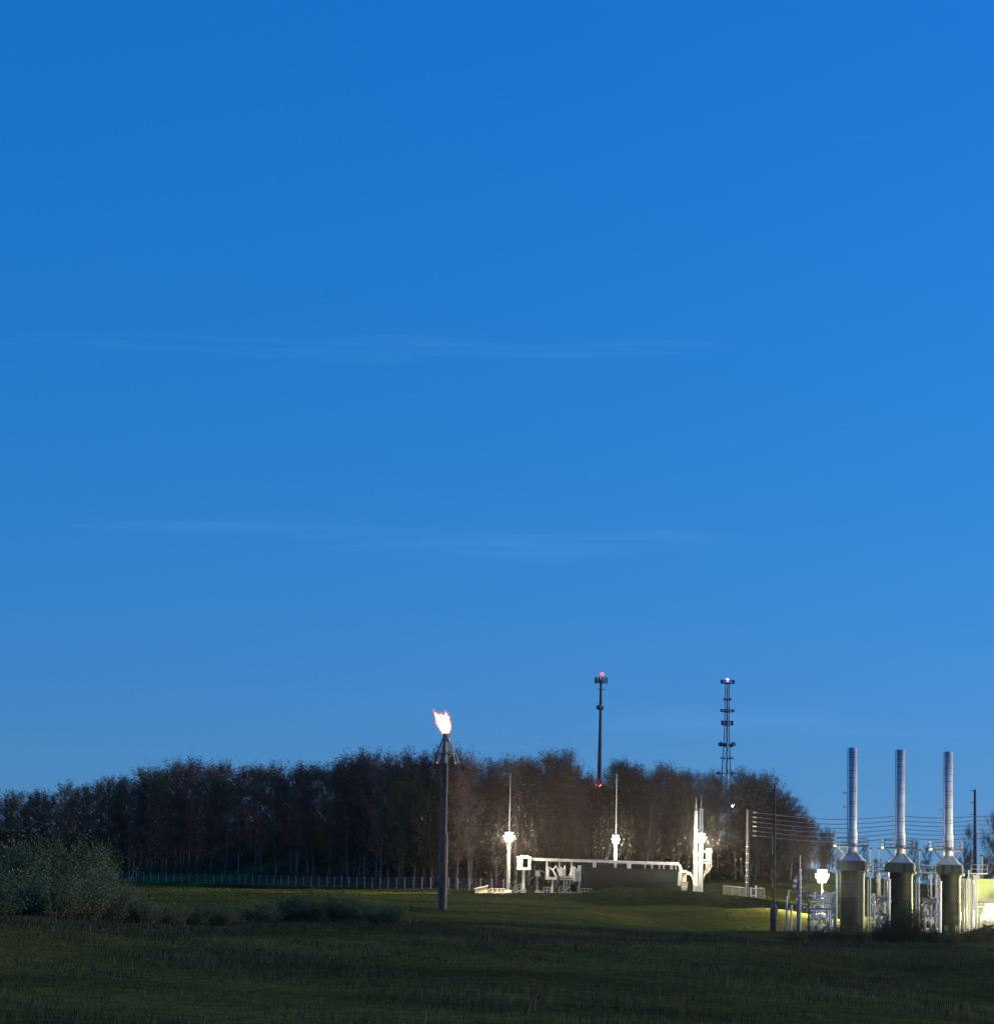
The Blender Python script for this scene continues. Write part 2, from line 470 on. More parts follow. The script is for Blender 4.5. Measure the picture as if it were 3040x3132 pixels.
# ------------------------------------------------------------------ plants
def leaf_cloud(pts, nrm_spread, size, aspect=.6, rng=RNG):
    n = len(pts)
    a = rng.normal(size=(n, 3)); a /= np.linalg.norm(a, axis=1)[:, None]
    b = rng.normal(size=(n, 3)); b -= a * (a * b).sum(1)[:, None]; b /= np.linalg.norm(b, axis=1)[:, None]
    s = size * (.55 + .9 * rng.random(n))[:, None]
    a = a * s * .5; b = b * s * .5 * aspect
    V = np.stack([pts - a, pts + b, pts + a, pts - b], 1).reshape(-1, 3)
    i = np.arange(n) * 4
    return V, np.stack([i, i + 1, i + 2, i + 3], 1)


def twigs(p0, p1, w, rng=RNG):
    n = len(p0); d = p1 - p0
    s = np.cross(d, rng.normal(size=(n, 3))); s /= np.linalg.norm(s, axis=1)[:, None] + 1e-9
    s = s * w / 2
    V = np.stack([p0 - s, p0 + s, p1 + s * .3, p1 - s * .3], 1).reshape(-1, 3)
    i = np.arange(n) * 4
    return V, np.stack([i, i + 1, i + 2, i + 3], 1)


def join(parts):
    Vs, Fs, o = [], [], 0
    for V, Fc in parts: Vs.append(V); Fs.append(Fc + o); o += len(V)
    return np.concatenate(Vs), np.concatenate(Fs)


def tree_variant(seed, spread, start, leafn, leafsize, tw=2200):
    """20 m tree -> (trunk mesh, crown mesh)"""
    rg = np.random.default_rng(seed); rd = random.Random(seed)
    mb = MB(); Ht = 20.0
    tops = []
    p = Vector((0, 0, -.4)); path = [p]; wob = Vector((0, 0, 0))
    for i in range(1, 11):
        wob += Vector((rd.gauss(0, .10), rd.gauss(0, .10), 0)); path.append(Vector((wob.x * i * .25, wob.y * i * .25, Ht * .96 * i / 10)))
    mb.tube(path, [.24 * (1 - .92 * i / 10) + .012 for i in range(11)], 6)
    ends0, ends1, tw0, tw1 = [], [], [], []
    nb = 26
    for b in range(nb):
        t = start + (1 - start) * (b + rd.random()) / nb
        k = t * 10; i = min(9, int(k)); q = path[i].lerp(path[i + 1], k - i)
        prof = math.sin(math.pi * min(1, (1 - t) / (1 - start) * .85 + .12)) ** .8
        ln = spread * (prof + .10) * (.65 + .5 * rd.random())
        az = b * 2.4 + rd.uniform(-.5, .5); el = R(rd.uniform(25, 58)) + (R(12) if t > .8 else 0)
        d = Vector((math.cos(az) * math.cos(el), math.sin(az) * math.cos(el), math.sin(el)))
        pts = [q]
        for s in range(4):
            d = (d + Vector((rd.gauss(0, .12), rd.gauss(0, .12), .08 + rd.gauss(0, .08)))).normalized(); pts.append(pts[-1] + d * ln / 4)
        mb.tube(pts, [.075 * (1 - t * .6) * (1 - .85 * s / 4) + .01 for s in range(5)], 4, False)
        for s in range(7):
            u = .25 + .75 * rd.random(); k2 = u * 4; j = min(3, int(k2)); o = pts[j].lerp(pts[j + 1], k2 - j)
            d2 = (d + Vector((rd.gauss(0, .75), rd.gauss(0, .75), rd.gauss(.25, .5)))).normalized()
            e = o + d2 * rd.uniform(.6, 1.9) * (.6 + spread / 9)
            tw0.append(o); tw1.append(e); ends0.append(o); ends1.append(e)
    e0 = np.array([tuple(v) for v in ends0]); e1 = np.array([tuple(v) for v in ends1])
    n = len(e0)
    # fine twigs fanning from each spray
    k = rg.integers(0, n, tw); u = rg.random((tw, 1)); a = e0[k] * (1 - u) + e1[k] * u
    b = a + (e1[k] - e0[k]) * .35 + rg.normal(size=(tw, 3)) * .38 + np.array([0, 0, .22])
    k = rg.integers(0, n, leafn); u = rg.random((leafn, 1)) ** .6
    lp = e0[k] * (1 - u) + e1[k] * u * 1.08 + rg.normal(size=(leafn, 3)) * .36
    Vc, Fc = join([twigs(e0, e1, .055, rg), twigs(a, b, .038, rg), leaf_cloud(lp, 1, leafsize, .65, rg)])
    tm = bpy.data.meshes.new('trunk'); tm.from_pydata(mb.v, [], mb.f); tm.polygons.foreach_set('use_smooth', mb.sm); tm.materials.append(MATS['bark'])
    cm = fast_mesh('crown', Vc, Fc)
    return tm, cm


KINDS = {
    'tall': ([tree_variant(s, 3.4, .24, 2600, .24) for s in (1, 2, 3)], 'crown_brown', 'tall narrow brown tree with pale trunk in the hillside wood', 'tall narrow trees of the wood'),
    'round': ([tree_variant(s, 5.2, .18, 3600, .26) for s in (4, 5, 6)], 'crown_brown', 'broad rounded brown tree crown in the hillside wood', 'broad brown trees of the wood'),
    'olive': ([tree_variant(s, 4.4, .13, 4200, .25) for s in (7, 8, 9)], 'crown_olive', 'olive green leafing tree in the hillside wood', 'olive trees of the wood'),
    'bare': ([tree_variant(s, 4.2, .26, 700, .2, tw=4200) for s in (12, 13, 14)], 'crown_bare', 'bare grey twiggy tree in the hillside wood', 'bare trees of the wood'),
}
for k, (vs, m, *_r) in KINDS.items():
    for _t, c in vs: c.materials.append(MATS[m])


def place_tree(kind, x, y, height, width=1.0, label=None, group=None, rd=random):
    vs, m, lab, grp = KINDS[kind]; tm, cm = rd.choice(vs)
    z = h1(x, y)
    o = thing('broadleaf_tree', label or lab, 'tree', (x, y, z - .1), None if label else grp)
    if group: o['group'] = group
    s = height / 20.0
    o.scale = (s * width, s * width, s); o.rotation_euler = (rd.gauss(0, .025), rd.gauss(0, .025), rd.uniform(0, 6.28))
    for nm, mm in (('trunk', tm), ('crown', cm)):
        c = bpy.data.objects.new(nm, mm); C.objects.link(c); c.parent = o
    return o


PROFILE = [(-200, 2480), (0, 2462), (60, 2440), (150, 2428), (230, 2412), (300, 2405), (380, 2392), (470, 2370), (520, 2392), (575, 2362), (640, 2375), (700, 2350), (760, 2372),
           (830, 2372), (900, 2366), (1000, 2362), (1060, 2352), (1150, 2345), (1210, 2348), (1270, 2326), (1330, 2345), (1400, 2342), (1460, 2352), (1510, 2368), (1570, 2345),
           (1620, 2350), (1700, 2345), (1750, 2345), (1790, 2372), (1835, 2392), (1860, 2375), (1895, 2336), (1935, 2352), (1970, 2385), (2030, 2358), (2070, 2365), (2110, 2388),
           (2180, 2396), (2230, 2392), (2280, 2370), (2320, 2380), (2360, 2402), (2400, 2410), (2430, 2452), (2455, 2505), (2500, 2540), (2545, 2558), (2600, 2600)]


def topy(px): return float(np.interp(px, [p[0] for p in PROFILE], [p[1] for p in PROFILE]))


trd = random.Random(5)
ntree = 0
for row, (off, drop, step) in enumerate([(3, 60, 56), (10, 38, 52), (19, 20, 50), (32, 4, 46), (50, -2, 46)]):
    px = -110 + row * 17
    while px < 2560:
        q = px + trd.uniform(-14, 14); D = edgeD(q) + off + trd.uniform(-3, 3)
        ty = topy(q) + drop * trd.uniform(.3, 1.6) + trd.uniform(-9, 22)
        ty += 7
        if q > 2400: ty += 6
        if abs(q - 1832) < 36: ty = max(ty, 2428)
        t = at(q, ty, D); z = h1(t.x, D); hh = t.z - z
        if abs(q - 2239) < 20 and row > 2: hh = 0
        if hh > 4:
            kind = trd.choices(['tall', 'round', 'olive', 'bare'], [.34, .24, .26, .16] if row < 3 else [.22, .36, .14, .28])[0]
            place_tree(kind, t.x, D, min(hh, 30) * (1.03), trd.uniform(.85, 1.2) * (20 / max(12, min(hh, 30))) ** .5, rd=trd)
            ntree += 1
        px += step * trd.uniform(.8, 1.2) * (1.0 if q > 700 else .85)

# trees standing apart, beyond the heaters
for px, ty, D, kind, lab in [
        (2446, 2492, 584, 'round', 'broad brown tree where the wood drops towards the power lines'),
        (2492, 2532, 592, 'tall', 'narrow brown tree at the low end of the wood'),
        (2545, 2552, 596, 'olive', 'rounded olive tree last in line behind the windsock'),
        (2582, 2592, 604, 'round', 'short brown tree just left of the left heater stack'),
        (2470, 2528, 590, 'olive', 'olive tree at the end of the wood above the floodlight'),
        (2522, 2548, 600, 'olive', 'bushy olive tree low on the slope behind the windsock'),
        (2560, 2600, 610, 'round', 'low brown tree behind the left heater platform'),
        (2650, 2598, 640, 'olive', 'small tree seen between the left and middle heater stacks'),
        (2800, 2588, 660, 'round', 'wide brown tree between the middle and right heater stacks'),
        (2838, 2600, 640, 'round', 'lower brown tree beside the hood of the right heater'),
        (2945, 2608, 650, 'olive', 'small dark tree between the right heater and the steel pole'),
        (2962, 2545, 560, 'tall', 'thin bare tree close beside the dark steel pole'),
        (3018, 2575, 560, 'round', 'brown tree behind the green shed'),
        (3052, 2515, 550, 'round', 'taller brown tree overhanging the green shed')]:
    t = at(px, ty, D); z = h1(t.x, D)
    place_tree(kind, t.x, D, t.z - z, .8, lab, rd=trd)
for i in range(26):
    px = 2570 + i * 21 + trd.uniform(-8, 8); D = 760 + trd.uniform(-30, 40)
    t = at(px, 2668 + trd.uniform(-38, 16), D); z = h1(t.x, D)
    if t.z - z > 2.5: place_tree('round', t.x, D, t.z - z, 1.5, 'far low brown tree on the skyline beyond the heaters', 'far trees beyond the heaters', rd=trd)


# brushwood under the trees
n_ = 90000
px_ = RNG.random(n_) * 2600 - 130; off_ = 3 + 75 * RNG.random(n_) ** .8
D_ = np.interp(px_, [e[0] for e in EDGE], [e[1] for e in EDGE]) + off_
x_ = (px_ - 1520) / F * D_ * 1.0
hz = RNG.random(n_) ** 1.5 * (1.5 + 4.5 * np.clip(off_ / 40, 0, 1)) * (.7 + .5 * np.sin(x_ * .5 + D_ * .3))
pp = np.stack([x_, D_, H(x_, D_) + hz], 1)
Vb, Fb = join([leaf_cloud(pp, 1, .42, .6), twigs(pp[:16000] - np.array([0, 0, 1.2]), pp[:16000] + RNG.normal(size=(16000, 3)) * .5 + np.array([0, 0, .8]), .06)])
bm_ = fast_mesh('brushwood', Vb, Fb); bm_.materials.append(MATS['crown_brown'])
bo_ = bpy.data.objects.new('brushwood', bm_); C.objects.link(bo_); tag(bo_, 'tangled brown brushwood on the floor of the hillside wood', 'undergrowth', kind='stuff')


def shrub_variant(seed, leafn, leafsize, bushy=1.0, tall=1.0):
    """shrub 2 m high, about 2.6 m wide -> stems mesh, foliage mesh"""
    rg = np.random.default_rng(seed); rd = random.Random(seed); mb = MB(); e0, e1 = [], []
    for s in range(46):
        az = rd.uniform(0, 6.283); r0 = .35 * rd.random()
        p = Vector((math.cos(az) * r0, math.sin(az) * r0, -.15)); el = R(rd.uniform(28, 85)); ln = rd.uniform(.9, 1.9) * tall
        d = Vector((math.cos(az) * math.cos(el), math.sin(az) * math.cos(el), math.sin(el))); pts = [p]
        for k in range(4):
            d = (d + Vector((rd.gauss(0, .1), rd.gauss(0, .1), .10))).normalized(); pts.append(pts[-1] + d * ln / 4)
        mb.tube(pts, [.018, .015, .012, .008, .004], 3, False)
        for k in range(12):
            u = .2 + .8 * rd.random(); j = min(3, int(u * 4)); o = pts[j].lerp(pts[j + 1], u * 4 - j)
            d2 = (d + Vector((rd.gauss(0, .6), rd.gauss(0, .6), rd.gauss(.15, .4)))).normalized()
            e0.append(o); e1.append(o + d2 * rd.uniform(.2, .55))
    e0 = np.array([tuple(v) for v in e0]); e1 = np.array([tuple(v) for v in e1])
    k = rg.integers(0, len(e0), leafn); u = rg.random((leafn, 1))
    lp = e0[k] * (1 - u) + e1[k] * u * 1.1 + rg.normal(size=(leafn, 3)) * .07 * bushy
    lp[:, 2] = np.maximum(lp[:, 2], .0)
    Vc, Fc = join([twigs(e0, e1, .012, rg), leaf_cloud(lp, 1, leafsize, .42, rg)])
    tm = bpy.data.meshes.new('stem'); tm.from_pydata(mb.v, [], mb.f); tm.materials.append(MATS['bark'])
    return tm, fast_mesh('foliage', Vc, Fc)


SHRUBS = {'pale': [shrub_variant(s, 11000, .068, 1.5) for s in (21, 22, 23)], 'dark': [shrub_variant(s, 5200, .085, 1.3) for s in (31, 32, 33)]}
for _t, c in SHRUBS['pale']: c.materials.append(MATS['shrub'])
for _t, c in SHRUBS['dark']: c.materials.append(MATS['shrub_dark'])
srd = random.Random(9)


def place_shrub(kind, px, ty, D, wpx, label, group=None):
    t = at(px, ty, D); z = h1(t.x, D); hh = max(1.1, t.z - z); w = wpx * D / F
    tm, cm = srd.choice(SHRUBS[kind])
    o = thing('shrub', label, 'shrub', (t.x, D, z), group)
    o.scale = (w / 2.6, w / 2.6, hh / 1.95); o.rotation_euler = (0, 0, srd.uniform(0, 6.28))
    for nm, mm in (('stem', tm), ('foliage', cm)):
        c = bpy.data.objects.new(nm, mm); C.objects.link(c); c.parent = o


# the big willow thicket on the left, then the lower ones before the flare
G1 = 'shrubs of the tall thicket'
for px, ty, D, w in [(-60, 2548, 150, 270), (30, 2552, 146, 240), (110, 2546, 150, 230), (190, 2553, 148, 220), (255, 2574, 146, 200), (305, 2566, 152, 180),
                     (320, 2640, 144, 150), (60, 2640, 136, 240), (170, 2650, 134, 230), (260, 2670, 136, 190), (-20, 2660, 132, 220), (340, 2690, 138, 150), (385, 2700, 142, 130)]:
    place_shrub('pale', px, ty, D, w, 'grey green shrub in the tall thicket across the near field', G1)
G2 = 'low shrubs trailing from the thicket'
for px, ty, D, w in [(410, 2728, 140, 120), (450, 2745, 140, 130), (520, 2752, 142, 130), (600, 2762, 144, 130), (680, 2760, 145, 120)]:
    place_shrub('pale', px, ty, D, w, 'low shrub trailing along the field edge beside the tall thicket', G2)
G3 = 'shrubs before the flare stack'
for px, ty, D, w in [(800, 2748, 150, 150), (870, 2732, 152, 150), (950, 2724, 152, 150), (1030, 2722, 153, 150), (1100, 2736, 152, 140), (1160, 2756, 150, 130), (1205, 2785, 148, 110)]:
    place_shrub('pale', px, ty, D, w, 'low rounded shrub in the clump short of the flare stack', G3)
G4 = 'dark bushes along the heater yard'
for px, ty, D, w in [(2430, 2830, 200, 90), (2500, 2822, 205, 90), (2560, 2815, 205, 95), (2625, 2812, 205, 95), (2690, 2806, 208, 90), (2735, 2770, 208, 90), (2770, 2738, 210, 95), (2800, 2772, 208, 85),
                     (2850, 2826, 205, 80), (2905, 2842, 200, 80), (2960, 2828, 204, 90), (3020, 2818, 204, 90), (3075, 2800, 204, 90)]:
    place_shrub('dark', px, ty, D, w, 'dark leafy bush growing in front of the heater yard', G4)
G5 = 'dark bushes under the wire fence'
for i in range(16):
    px = 420 + i * 34; place_shrub('dark', px, 2699 + i * .9 + srd.uniform(-3, 8), edgeD(px) - 75 + srd.uniform(-15, 15), 62, 'dark bush on the bank below the wire fence', G5)

# ------------------------------------------------------------------ boundary fence along the wood
fp = [at(px, py, D) for px, py, D in FENCE]
fence = thing('wire_fence', 'long wire fence with pale posts along the foot of the wood', 'fence', (fp[0].x, fp[0].y, h1(fp[0].x, fp[0].y)))
pts = []
for a, b in zip(fp[:-1], fp[1:]):
    n = max(2, int((b - a).length / 4.6))
    for i in range(n): pts.append(a.lerp(b, i / n))
pts.append(fp[-1])
e = at(1575, 2722, 512); n = 5
for i in range(1, n + 1): pts.append(fp[-1].lerp(e, i / n))
tops = []
for i, p in enumerate(pts):
    z = h1(p.x, p.y); mb = MB(); mb.cyl((p.x, p.y, z - .2), (p.x, p.y, z + 2.05), .06, n=8); mb.ball((p.x, p.y, z + 2.06), .08, 8)
    mb.build('post', 'galv', fence); tops.append(Vector((p.x, p.y, z)))
for k in (1.98, 1.0, .12):
    mb = MB()
    for a, b in zip(tops[:-1], tops[1:]): mb.cyl(a + Vector((0, 0, k)), b + Vector((0, 0, k)), .008, n=4, cap=False)
    mb.build('wire', 'darkgalv', fence)
mb = MB()
for a, b in zip(tops[:-1], tops[1:]):
    mb.add([a + Vector((0, .05, .1)), b + Vector((0, .05, .1)), b + Vector((0, .05, 1.95)), a + Vector((0, .05, 1.95))], [(0, 1, 2, 3)])
mb.build('chain_link', 'chainlink', fence)

# ------------------------------------------------------------------ flare stack
FD = 330
b = at(1353, 2790, FD); zb = h1(b.x, FD)
zt = lambda py, px=1360, D=FD: at(px, py, D).z
fl = thing('flare_stack', 'tall grey flare stack with burning tip standing before the wood', 'flare stack', (b.x, FD, zb))
X, Y = b.x, FD
up = MB(); up.lathe((X, Y, 0), [(.30, zt(2532)), (.30, zt(2320)), (.31, zt(2319)), (.31, zt(2300))], 20)
up.build('upper_pipe', 'flarepipe', fl)
low = MB(); low.lathe((X, Y, 0), [(.47, zb - .3), (.47, zt(2566)), (.30, zt(2533)), (.30, zt(2532))], 20)
lo = low.build('lower_pipe', 'flarepipe', fl)
for py in (2566, 2640, 2710):
    MB().lathe((X, Y, zt(py)), [(.475, -.05), (.53, -.04), (.53, .04), (.475, .05)], 20, False).build('flange', 'flarepipe', lo)
MB().lathe((X, Y, zb - .2), [(.75, -.2), (.75, .18), (.7, .22), (.48, .22)], 16).build('foundation', 'flarepipe', fl)
tip = MB(); tip.lathe((X, Y, 0), [(.32, zt(2300)), (.37, zt(2294)), (.37, zt(2250)), (.40, zt(2244)), (.34, zt(2243.5))], 20)
tip.build('flare_tip', 'rust', fl)
ring = MB(); zr = zt(2307)
ring.tube([(X + 1.15 * math.cos(a), Y + 1.15 * math.sin(a), zr) for a in np.linspace(0, 2 * math.pi, 25)], .075, 6, False)
for a in np.linspace(0, 2 * math.pi, 9)[:-1]:
    ring.bar((X + .3 * math.cos(a), Y + .3 * math.sin(a), zr), (X + 1.15 * math.cos(a), Y + 1.15 * math.sin(a), zr), .11)
    ring.bar((X + .3 * math.cos(a), Y + .3 * math.sin(a), zr - .6), (X + .8 * math.cos(a), Y + .8 * math.sin(a), zr - .03), .05)
ring.build('ring_bracket', 'darkgalv', fl)
for a, hi in ((R(178), 0), (R(2), 0), (R(268), 1), (R(95), 1), (R(230), 0), (R(315), 0)):
    c, s = math.cos(a), math.sin(a); m = MB()
    m.tube([(X + .42 * c, Y + .42 * s, zt(2262)), (X + .62 * c, Y + .62 * s, zt(2285)), (X + 1.15 * c, Y + 1.15 * s, zr), (X + 1.5 * c, Y + 1.5 * s, zt(2334))], .06, 6)
    m.tube([(X + .55 * c - .14 * s, Y + .55 * s + .14 * c, zt(2270)), (X + 1.1 * c - .14 * s, Y + 1.1 * s + .14 * c, zr), (X + 1.35 * c - .14 * s, Y + 1.35 * s + .14 * c, zt(2334))], .045, 6)
    m.box((X + .46 * c, Y + .46 * s, zt(2263)), (.16, .16, .3), a); m.box((X + 1.5 * c, Y + 1.5 * s, zt(2335)), (.2, .14, .22), a)
    m.build('pilot_pipe', 'galv', fl)
for dx in (-.12, .14):
    MB().tube([(X + dx, Y - .42, zt(2335)), (X + dx, Y - .42, zt(2256)), (X + dx * .4, Y - .40, zt(2246))], .045, 6).build('pilot_riser', 'galv', fl)
lad = MB()
for dx in (-.2, .2): lad.bar((X - .55, Y + dx, zb + .4), (X - .42, Y + dx, zt(2335)), .05)
for i in range(50):
    z = zb + .6 + i * .32
    if z < zt(2340):
        xx = X - .55 + .13 * (z - zb) / (zt(2335) - zb); lad.bar((xx, Y - .2, z), (xx, Y + .2, z), .03)
lad.build('ladder', 'darkgalv', fl)
MB().tube([(X + .38 * math.cos(t * 1.1), Y - .05 + .38 * math.sin(t * 1.1), zt(2330) - t * .45) for t in np.linspace(0, 16, 60)], .03, 5).build('cable', 'black', fl)
for sx, k in ((1, 1), (-1, 1)):
    a = Vector((X + sx * 1.2, Y, zr)); g = Vector((X + sx * 4.5, Y + 3, 0)); g.z = h1(g.x, g.y)
    cb = MB().tube([a, a.lerp(g, .5) - Vector((sx * .5, 0, .3)), g], .012, 4).build('guy_cable', 'darkgalv', fl)
    q = a.lerp(g, .42)
    MB().cyl(q - Vector((.05 * sx, 0, .2)), q + Vector((0, 0, .2)), .045, n=8).build('insulator', 'galv', cb)
# flame
fm = MB(); ft = Vector((X, Y, zt(2244)))
def tongue(base, path, rs):
    fm.tube([base + Vector(p) for p in path], rs, 10)
tongue(ft, [(.02, 0, -.1), (-.05, .0, .25), (-.25, .05, .7), (-.55, .0, 1.25), (-.85, .05, 1.75), (-1.22, .0, 2.05), (-1.42, 0, 2.42)], [.24, .42, .56, .58, .42, .20, .02])
tongue(ft, [(.08, -.1, -.1), (.05, -.1, .3), (-.02, -.05, .9), (-.08, -.1, 1.5), (-.10, -.1, 1.95), (-.16, -.1, 2.4)], [.22, .38, .50, .44, .26, .02])
tongue(ft, [(0, .1, 0), (-.2, .12, .6), (-.45, .1, 1.3), (-.58, .12, 1.85), (-.62, .12, 2.2)], [.3, .48, .5, .3, .02])
tongue(ft, [(-.1, -.1, .2), (-.55, -.1, .75), (-.95, -.08, 1.2), (-1.15, -.05, 1.7)], [.25, .3, .22, .02])
tx = bpy.data.textures.new('flick', 'CLOUDS'); tx.noise_scale = .3; tx.noise_depth = 3
def lick(o, st, mid, vox=.06):
    r_ = o.modifiers.new('remesh', 'REMESH'); r_.mode = 'VOXEL'; r_.voxel_size = vox
    d_ = o.modifiers.new('flicker', 'DISPLACE'); d_.texture = tx; d_.strength = st; d_.mid_level = mid
flo = fm.build('flame', 'flame', fl); lick(flo, .42, .56)
edge = MB(); edge.v = [tuple((Vector(v) - ft) * 1.07 + ft + Vector((0, 0, .03))) for v in fm.v]; edge.f = list(fm.f); edge.sm = list(fm.sm)
edo = edge.build('flame_edge', 'flame_edge', flo); lick(edo, .60, .36)


# ------------------------------------------------------------------ floodlight heads
# what each kind of floodlight cluster gives off (W, colour); its lenses glow in the same colour
POWER = {'lamp': (47000, (1, .80, .52)), 'lamp2': (30000, (1, .80, .52)), 'lamp_cool': (21000, (1, .90, .62)), 'lamp_yellow': (30000, (1, .88, .38)), 'lamp_assumed': (34000, (1, .90, .62))}


def flood_ring(parent, c, radius, n, lens_mat, tilt=28, w=.6, hh=.46, a0=.3, tiers=((.5, .2, .68, -10), (0, 0, 1, 0), (-.5, .39, .68, 10))):
    c0 = Vector(c)
    MB().cyl(c0 - Vector((0, 0, .5)), c0 + Vector((0, 0, .5)), .12, n=8).build('lamp_core', 'darkgalv', parent)
    li = bpy.data.lights.new('lamp_light', 'POINT'); li.energy = POWER[lens_mat][0]; li.color = POWER[lens_mat][1]; li.shadow_soft_size = radius + .28; li.cycles.use_multiple_importance_sampling = False
    lo_ = bpy.data.objects.new('lamp_light', li); C.objects.link(lo_); lo_.parent = parent; lo_.location = c0 - parent_loc(parent)
    for dz, da, rr, ti in tiers: _flood_tier(parent, c0 + Vector((0, 0, dz)), radius * rr, n if rr == 1 else n - 2, lens_mat, tilt + ti, w, hh, a0 + da)


def _flood_tier(parent, c, radius, n, lens_mat, tilt, w, hh, a0):
    for i in range(n):
        a = a0 + 2 * math.pi * i / n
        d = Vector((math.cos(a), math.sin(a), -math.tan(R(tilt)))).normalized()
        M = d.to_track_quat('X', 'Z').to_matrix(); p = c + Vector((math.cos(a), math.sin(a), 0)) * radius
        m = MB(); m.box(p - d * .09, (.16, w + .06, hh + .06), m=M)
        for k in (-.3, -.1, .1, .3): m.box(p - d * .21 + M @ Vector((0, k * w, 0)), (.1, .03, hh * .8), m=M)
        m.bar(c, p - d * .2, .06)
        f = m.build('floodlight', 'darkgalv', parent)
        l = MB(); q = [p + M @ Vector((0, y * w / 2, z * hh / 2)) for y, z in ((-1, -1), (1, -1), (1, 1), (-1, 1))]
        l.add(q, [(0, 1, 2, 3)]); l.build('lens', lens_mat, f)


def mast(px, py_base, py_top, py_lamp, D, label, lens, r=.26, n=8, pole_top=None, ringr=.75, group=None):
    b = at(px, py_base, D); z0 = h1(b.x, D); X = b.x
    zt = at(px, py_top, D).z; zl = at(px, py_lamp, D).z; zp = at(px, pole_top, D).z if pole_top else zt
    t = thing('lightning_mast', label, 'mast', (X, D, z0), group)
    MB().lathe((X, D, z0 - .2), [(.55, 0), (.55, .75), (.5, .8), (r, .8)], 16).build('foundation', 'concrete', t)
    m = MB()
    if pole_top:
        m.lathe((X, D, 0), [(r, z0 + .6), (r * .72, zp), (r * .6, zp + .05)], 14); m.build('pole', 'galv', t)
        MB().lathe((X, D, 0), [(.05, zp), (.015, zt)], 8).build('lightning_rod', 'galv', t)
    else:
        m.lathe((X, D, 0), [(r, z0 + .6), (r * .75, zl + .4), (r * .72, zl + .5)], 14); m.build('pole', 'galv', t)
        MB().lathe((X, D, 0), [(r * .32, zl + .5), (r * .22, (zl + zt) / 2), (r * .12, zt)], 10).build('lightning_rod', 'galv', t)
    if n:
        MB().lathe((X, D, zl), [(r, -.12), (r + .12, -.1), (r + .12, .1), (r, .12)], 14, False).build('lamp_collar', 'galv', t)
        flood_ring(t, (X, D, zl), ringr, n, lens)
    return t


mast(1554, 2728, 2365, 2562, 451, 'white lightning mast with floodlights beside the beam end and left steps', 'lamp')
mast(1881, 2728, 2368, 2570, 468, 'white lightning mast with floodlights rising behind the dark building', 'lamp2', n=6, ringr=.55)
mast(2142, 2735, 2432, 2565, 451, 'thick white mast with floodlights and a thin top rod', 'lamp', r=.36, pole_top=2475)
mast(2126, 2735, 2440, 2565, 453, 'thick white mast without floodlights, one of the close pair', 'lamp', r=.34, n=0, pole_top=2482)

# ------------------------------------------------------------------ switchyard
D0 = 451.5
def sp(px, py, dD=0): return at(px, py, D0 + dD)
GZ = lambda p: h1(p.x, p.y)


def post(mb, px, py0, py1, w, dD=0, round_=False, z_ground=False):
    """vertical member centred on px between photo rows py0 (top) and py1 (bottom)"""
    p = sp(px, (py0 + py1) / 2, dD); a = sp(px, py0, dD).z; b = sp(px, py1, dD).z
    if z_ground: b = h1(p.x, p.y) - .1
    if round_: mb.cyl((p.x, p.y, b), (p.x, p.y, a), w / 2, n=12)
    else: mb.box((p.x, p.y, (a + b) / 2), (w, w, a - b))
    return p


# dark control building
b0, b1 = sp(1776, 2725, 1.5), sp(2078, 2725, 1.5)
zr0 = sp(1930, 2650, 1.5).z; gb = min(h1(b0.x, b0.y), h1(b1.x, b1.y)) - .2
bl = thing('control_building', 'long low dark slate building under the white beam', 'building', ((b0.x + b1.x) / 2, b0.y, gb))
wx, dep = b1.x - b0.x, 5.0
MB().box(((b0.x + b1.x) / 2, b0.y + dep / 2 + .06, (gb + zr0) / 2), (wx - .1, dep - .1, zr0 - gb)).build('wall', 'slate', bl)
npan = 12
for i in range(npan):
    x = b0.x + wx * (i + .5) / npan
    m = MB(); m.box((x, b0.y + .03, (gb + zr0) / 2 + .1), (wx / npan - .05, .08, zr0 - gb - .3)); m.build('wall_panel', 'slate', bl)
MB().box(((b0.x + b1.x) / 2, b0.y + dep / 2, zr0 + .07), (wx + .4, dep + .4, .14)).build('roof', 'slate', bl)
MB().box(((b0.x + b1.x) / 2, b0.y + dep / 2, gb + .15), (wx + .1, dep + .15, .3)).build('plinth', 'concrete', bl)

# white bus beam
a, c = sp(1622, 2629), sp(2076, 2643)
bt = thing('bus_beam', 'long white overhead bus beam above the dark building', 'beam', (a.x, a.y, GZ(a)))
m = MB(); m.bar(a, c, .42, .42)
m.build('beam', 'white', bt)
for px in (1700, 1770, 1840, 1910, 1980, 2040):
    q = a.lerp(c, (px - 1622) / (2076 - 1622)); MB().box(q, (.1, .5, .5)).build('joint_plate', 'white', bt)
# box end on its column
bx0, bx1 = sp(1582, 2640), sp(1624, 2640); zt_, zb_ = sp(1600, 2624).z, sp(1600, 2660).z
hw = bx1.x - bx0.x; cx = (bx0.x + bx1.x) / 2; cy = bx0.y
ms = MB(); ms.box((bx0.x + hw * .2, cy, (zt_ + zb_) / 2), (hw * .4, .9, zt_ - zb_)); ms.box((bx1.x - hw * .11, cy, (zt_ + zb_) / 2), (hw * .22, .9, zt_ - zb_))
ms.box((cx, cy, zt_ + .02), (hw + .12, 1.0, .30)); ms.box((cx, cy, zb_ + .12), (hw + .06, 1.0, .42)); ms.box((cx, cy, zt_ + .25), (hw * .6, .6, .2))
ms.build('end_box', 'white', bt)
mc = MB(); p = post(mc, 1601, 2655, 2735, .42, z_ground=True); mc.build('column', 'white', bt)
MB().box((p.x, p.y, GZ(p) + .4), (.75, .75, .9)).build('footing', 'concrete', bt)
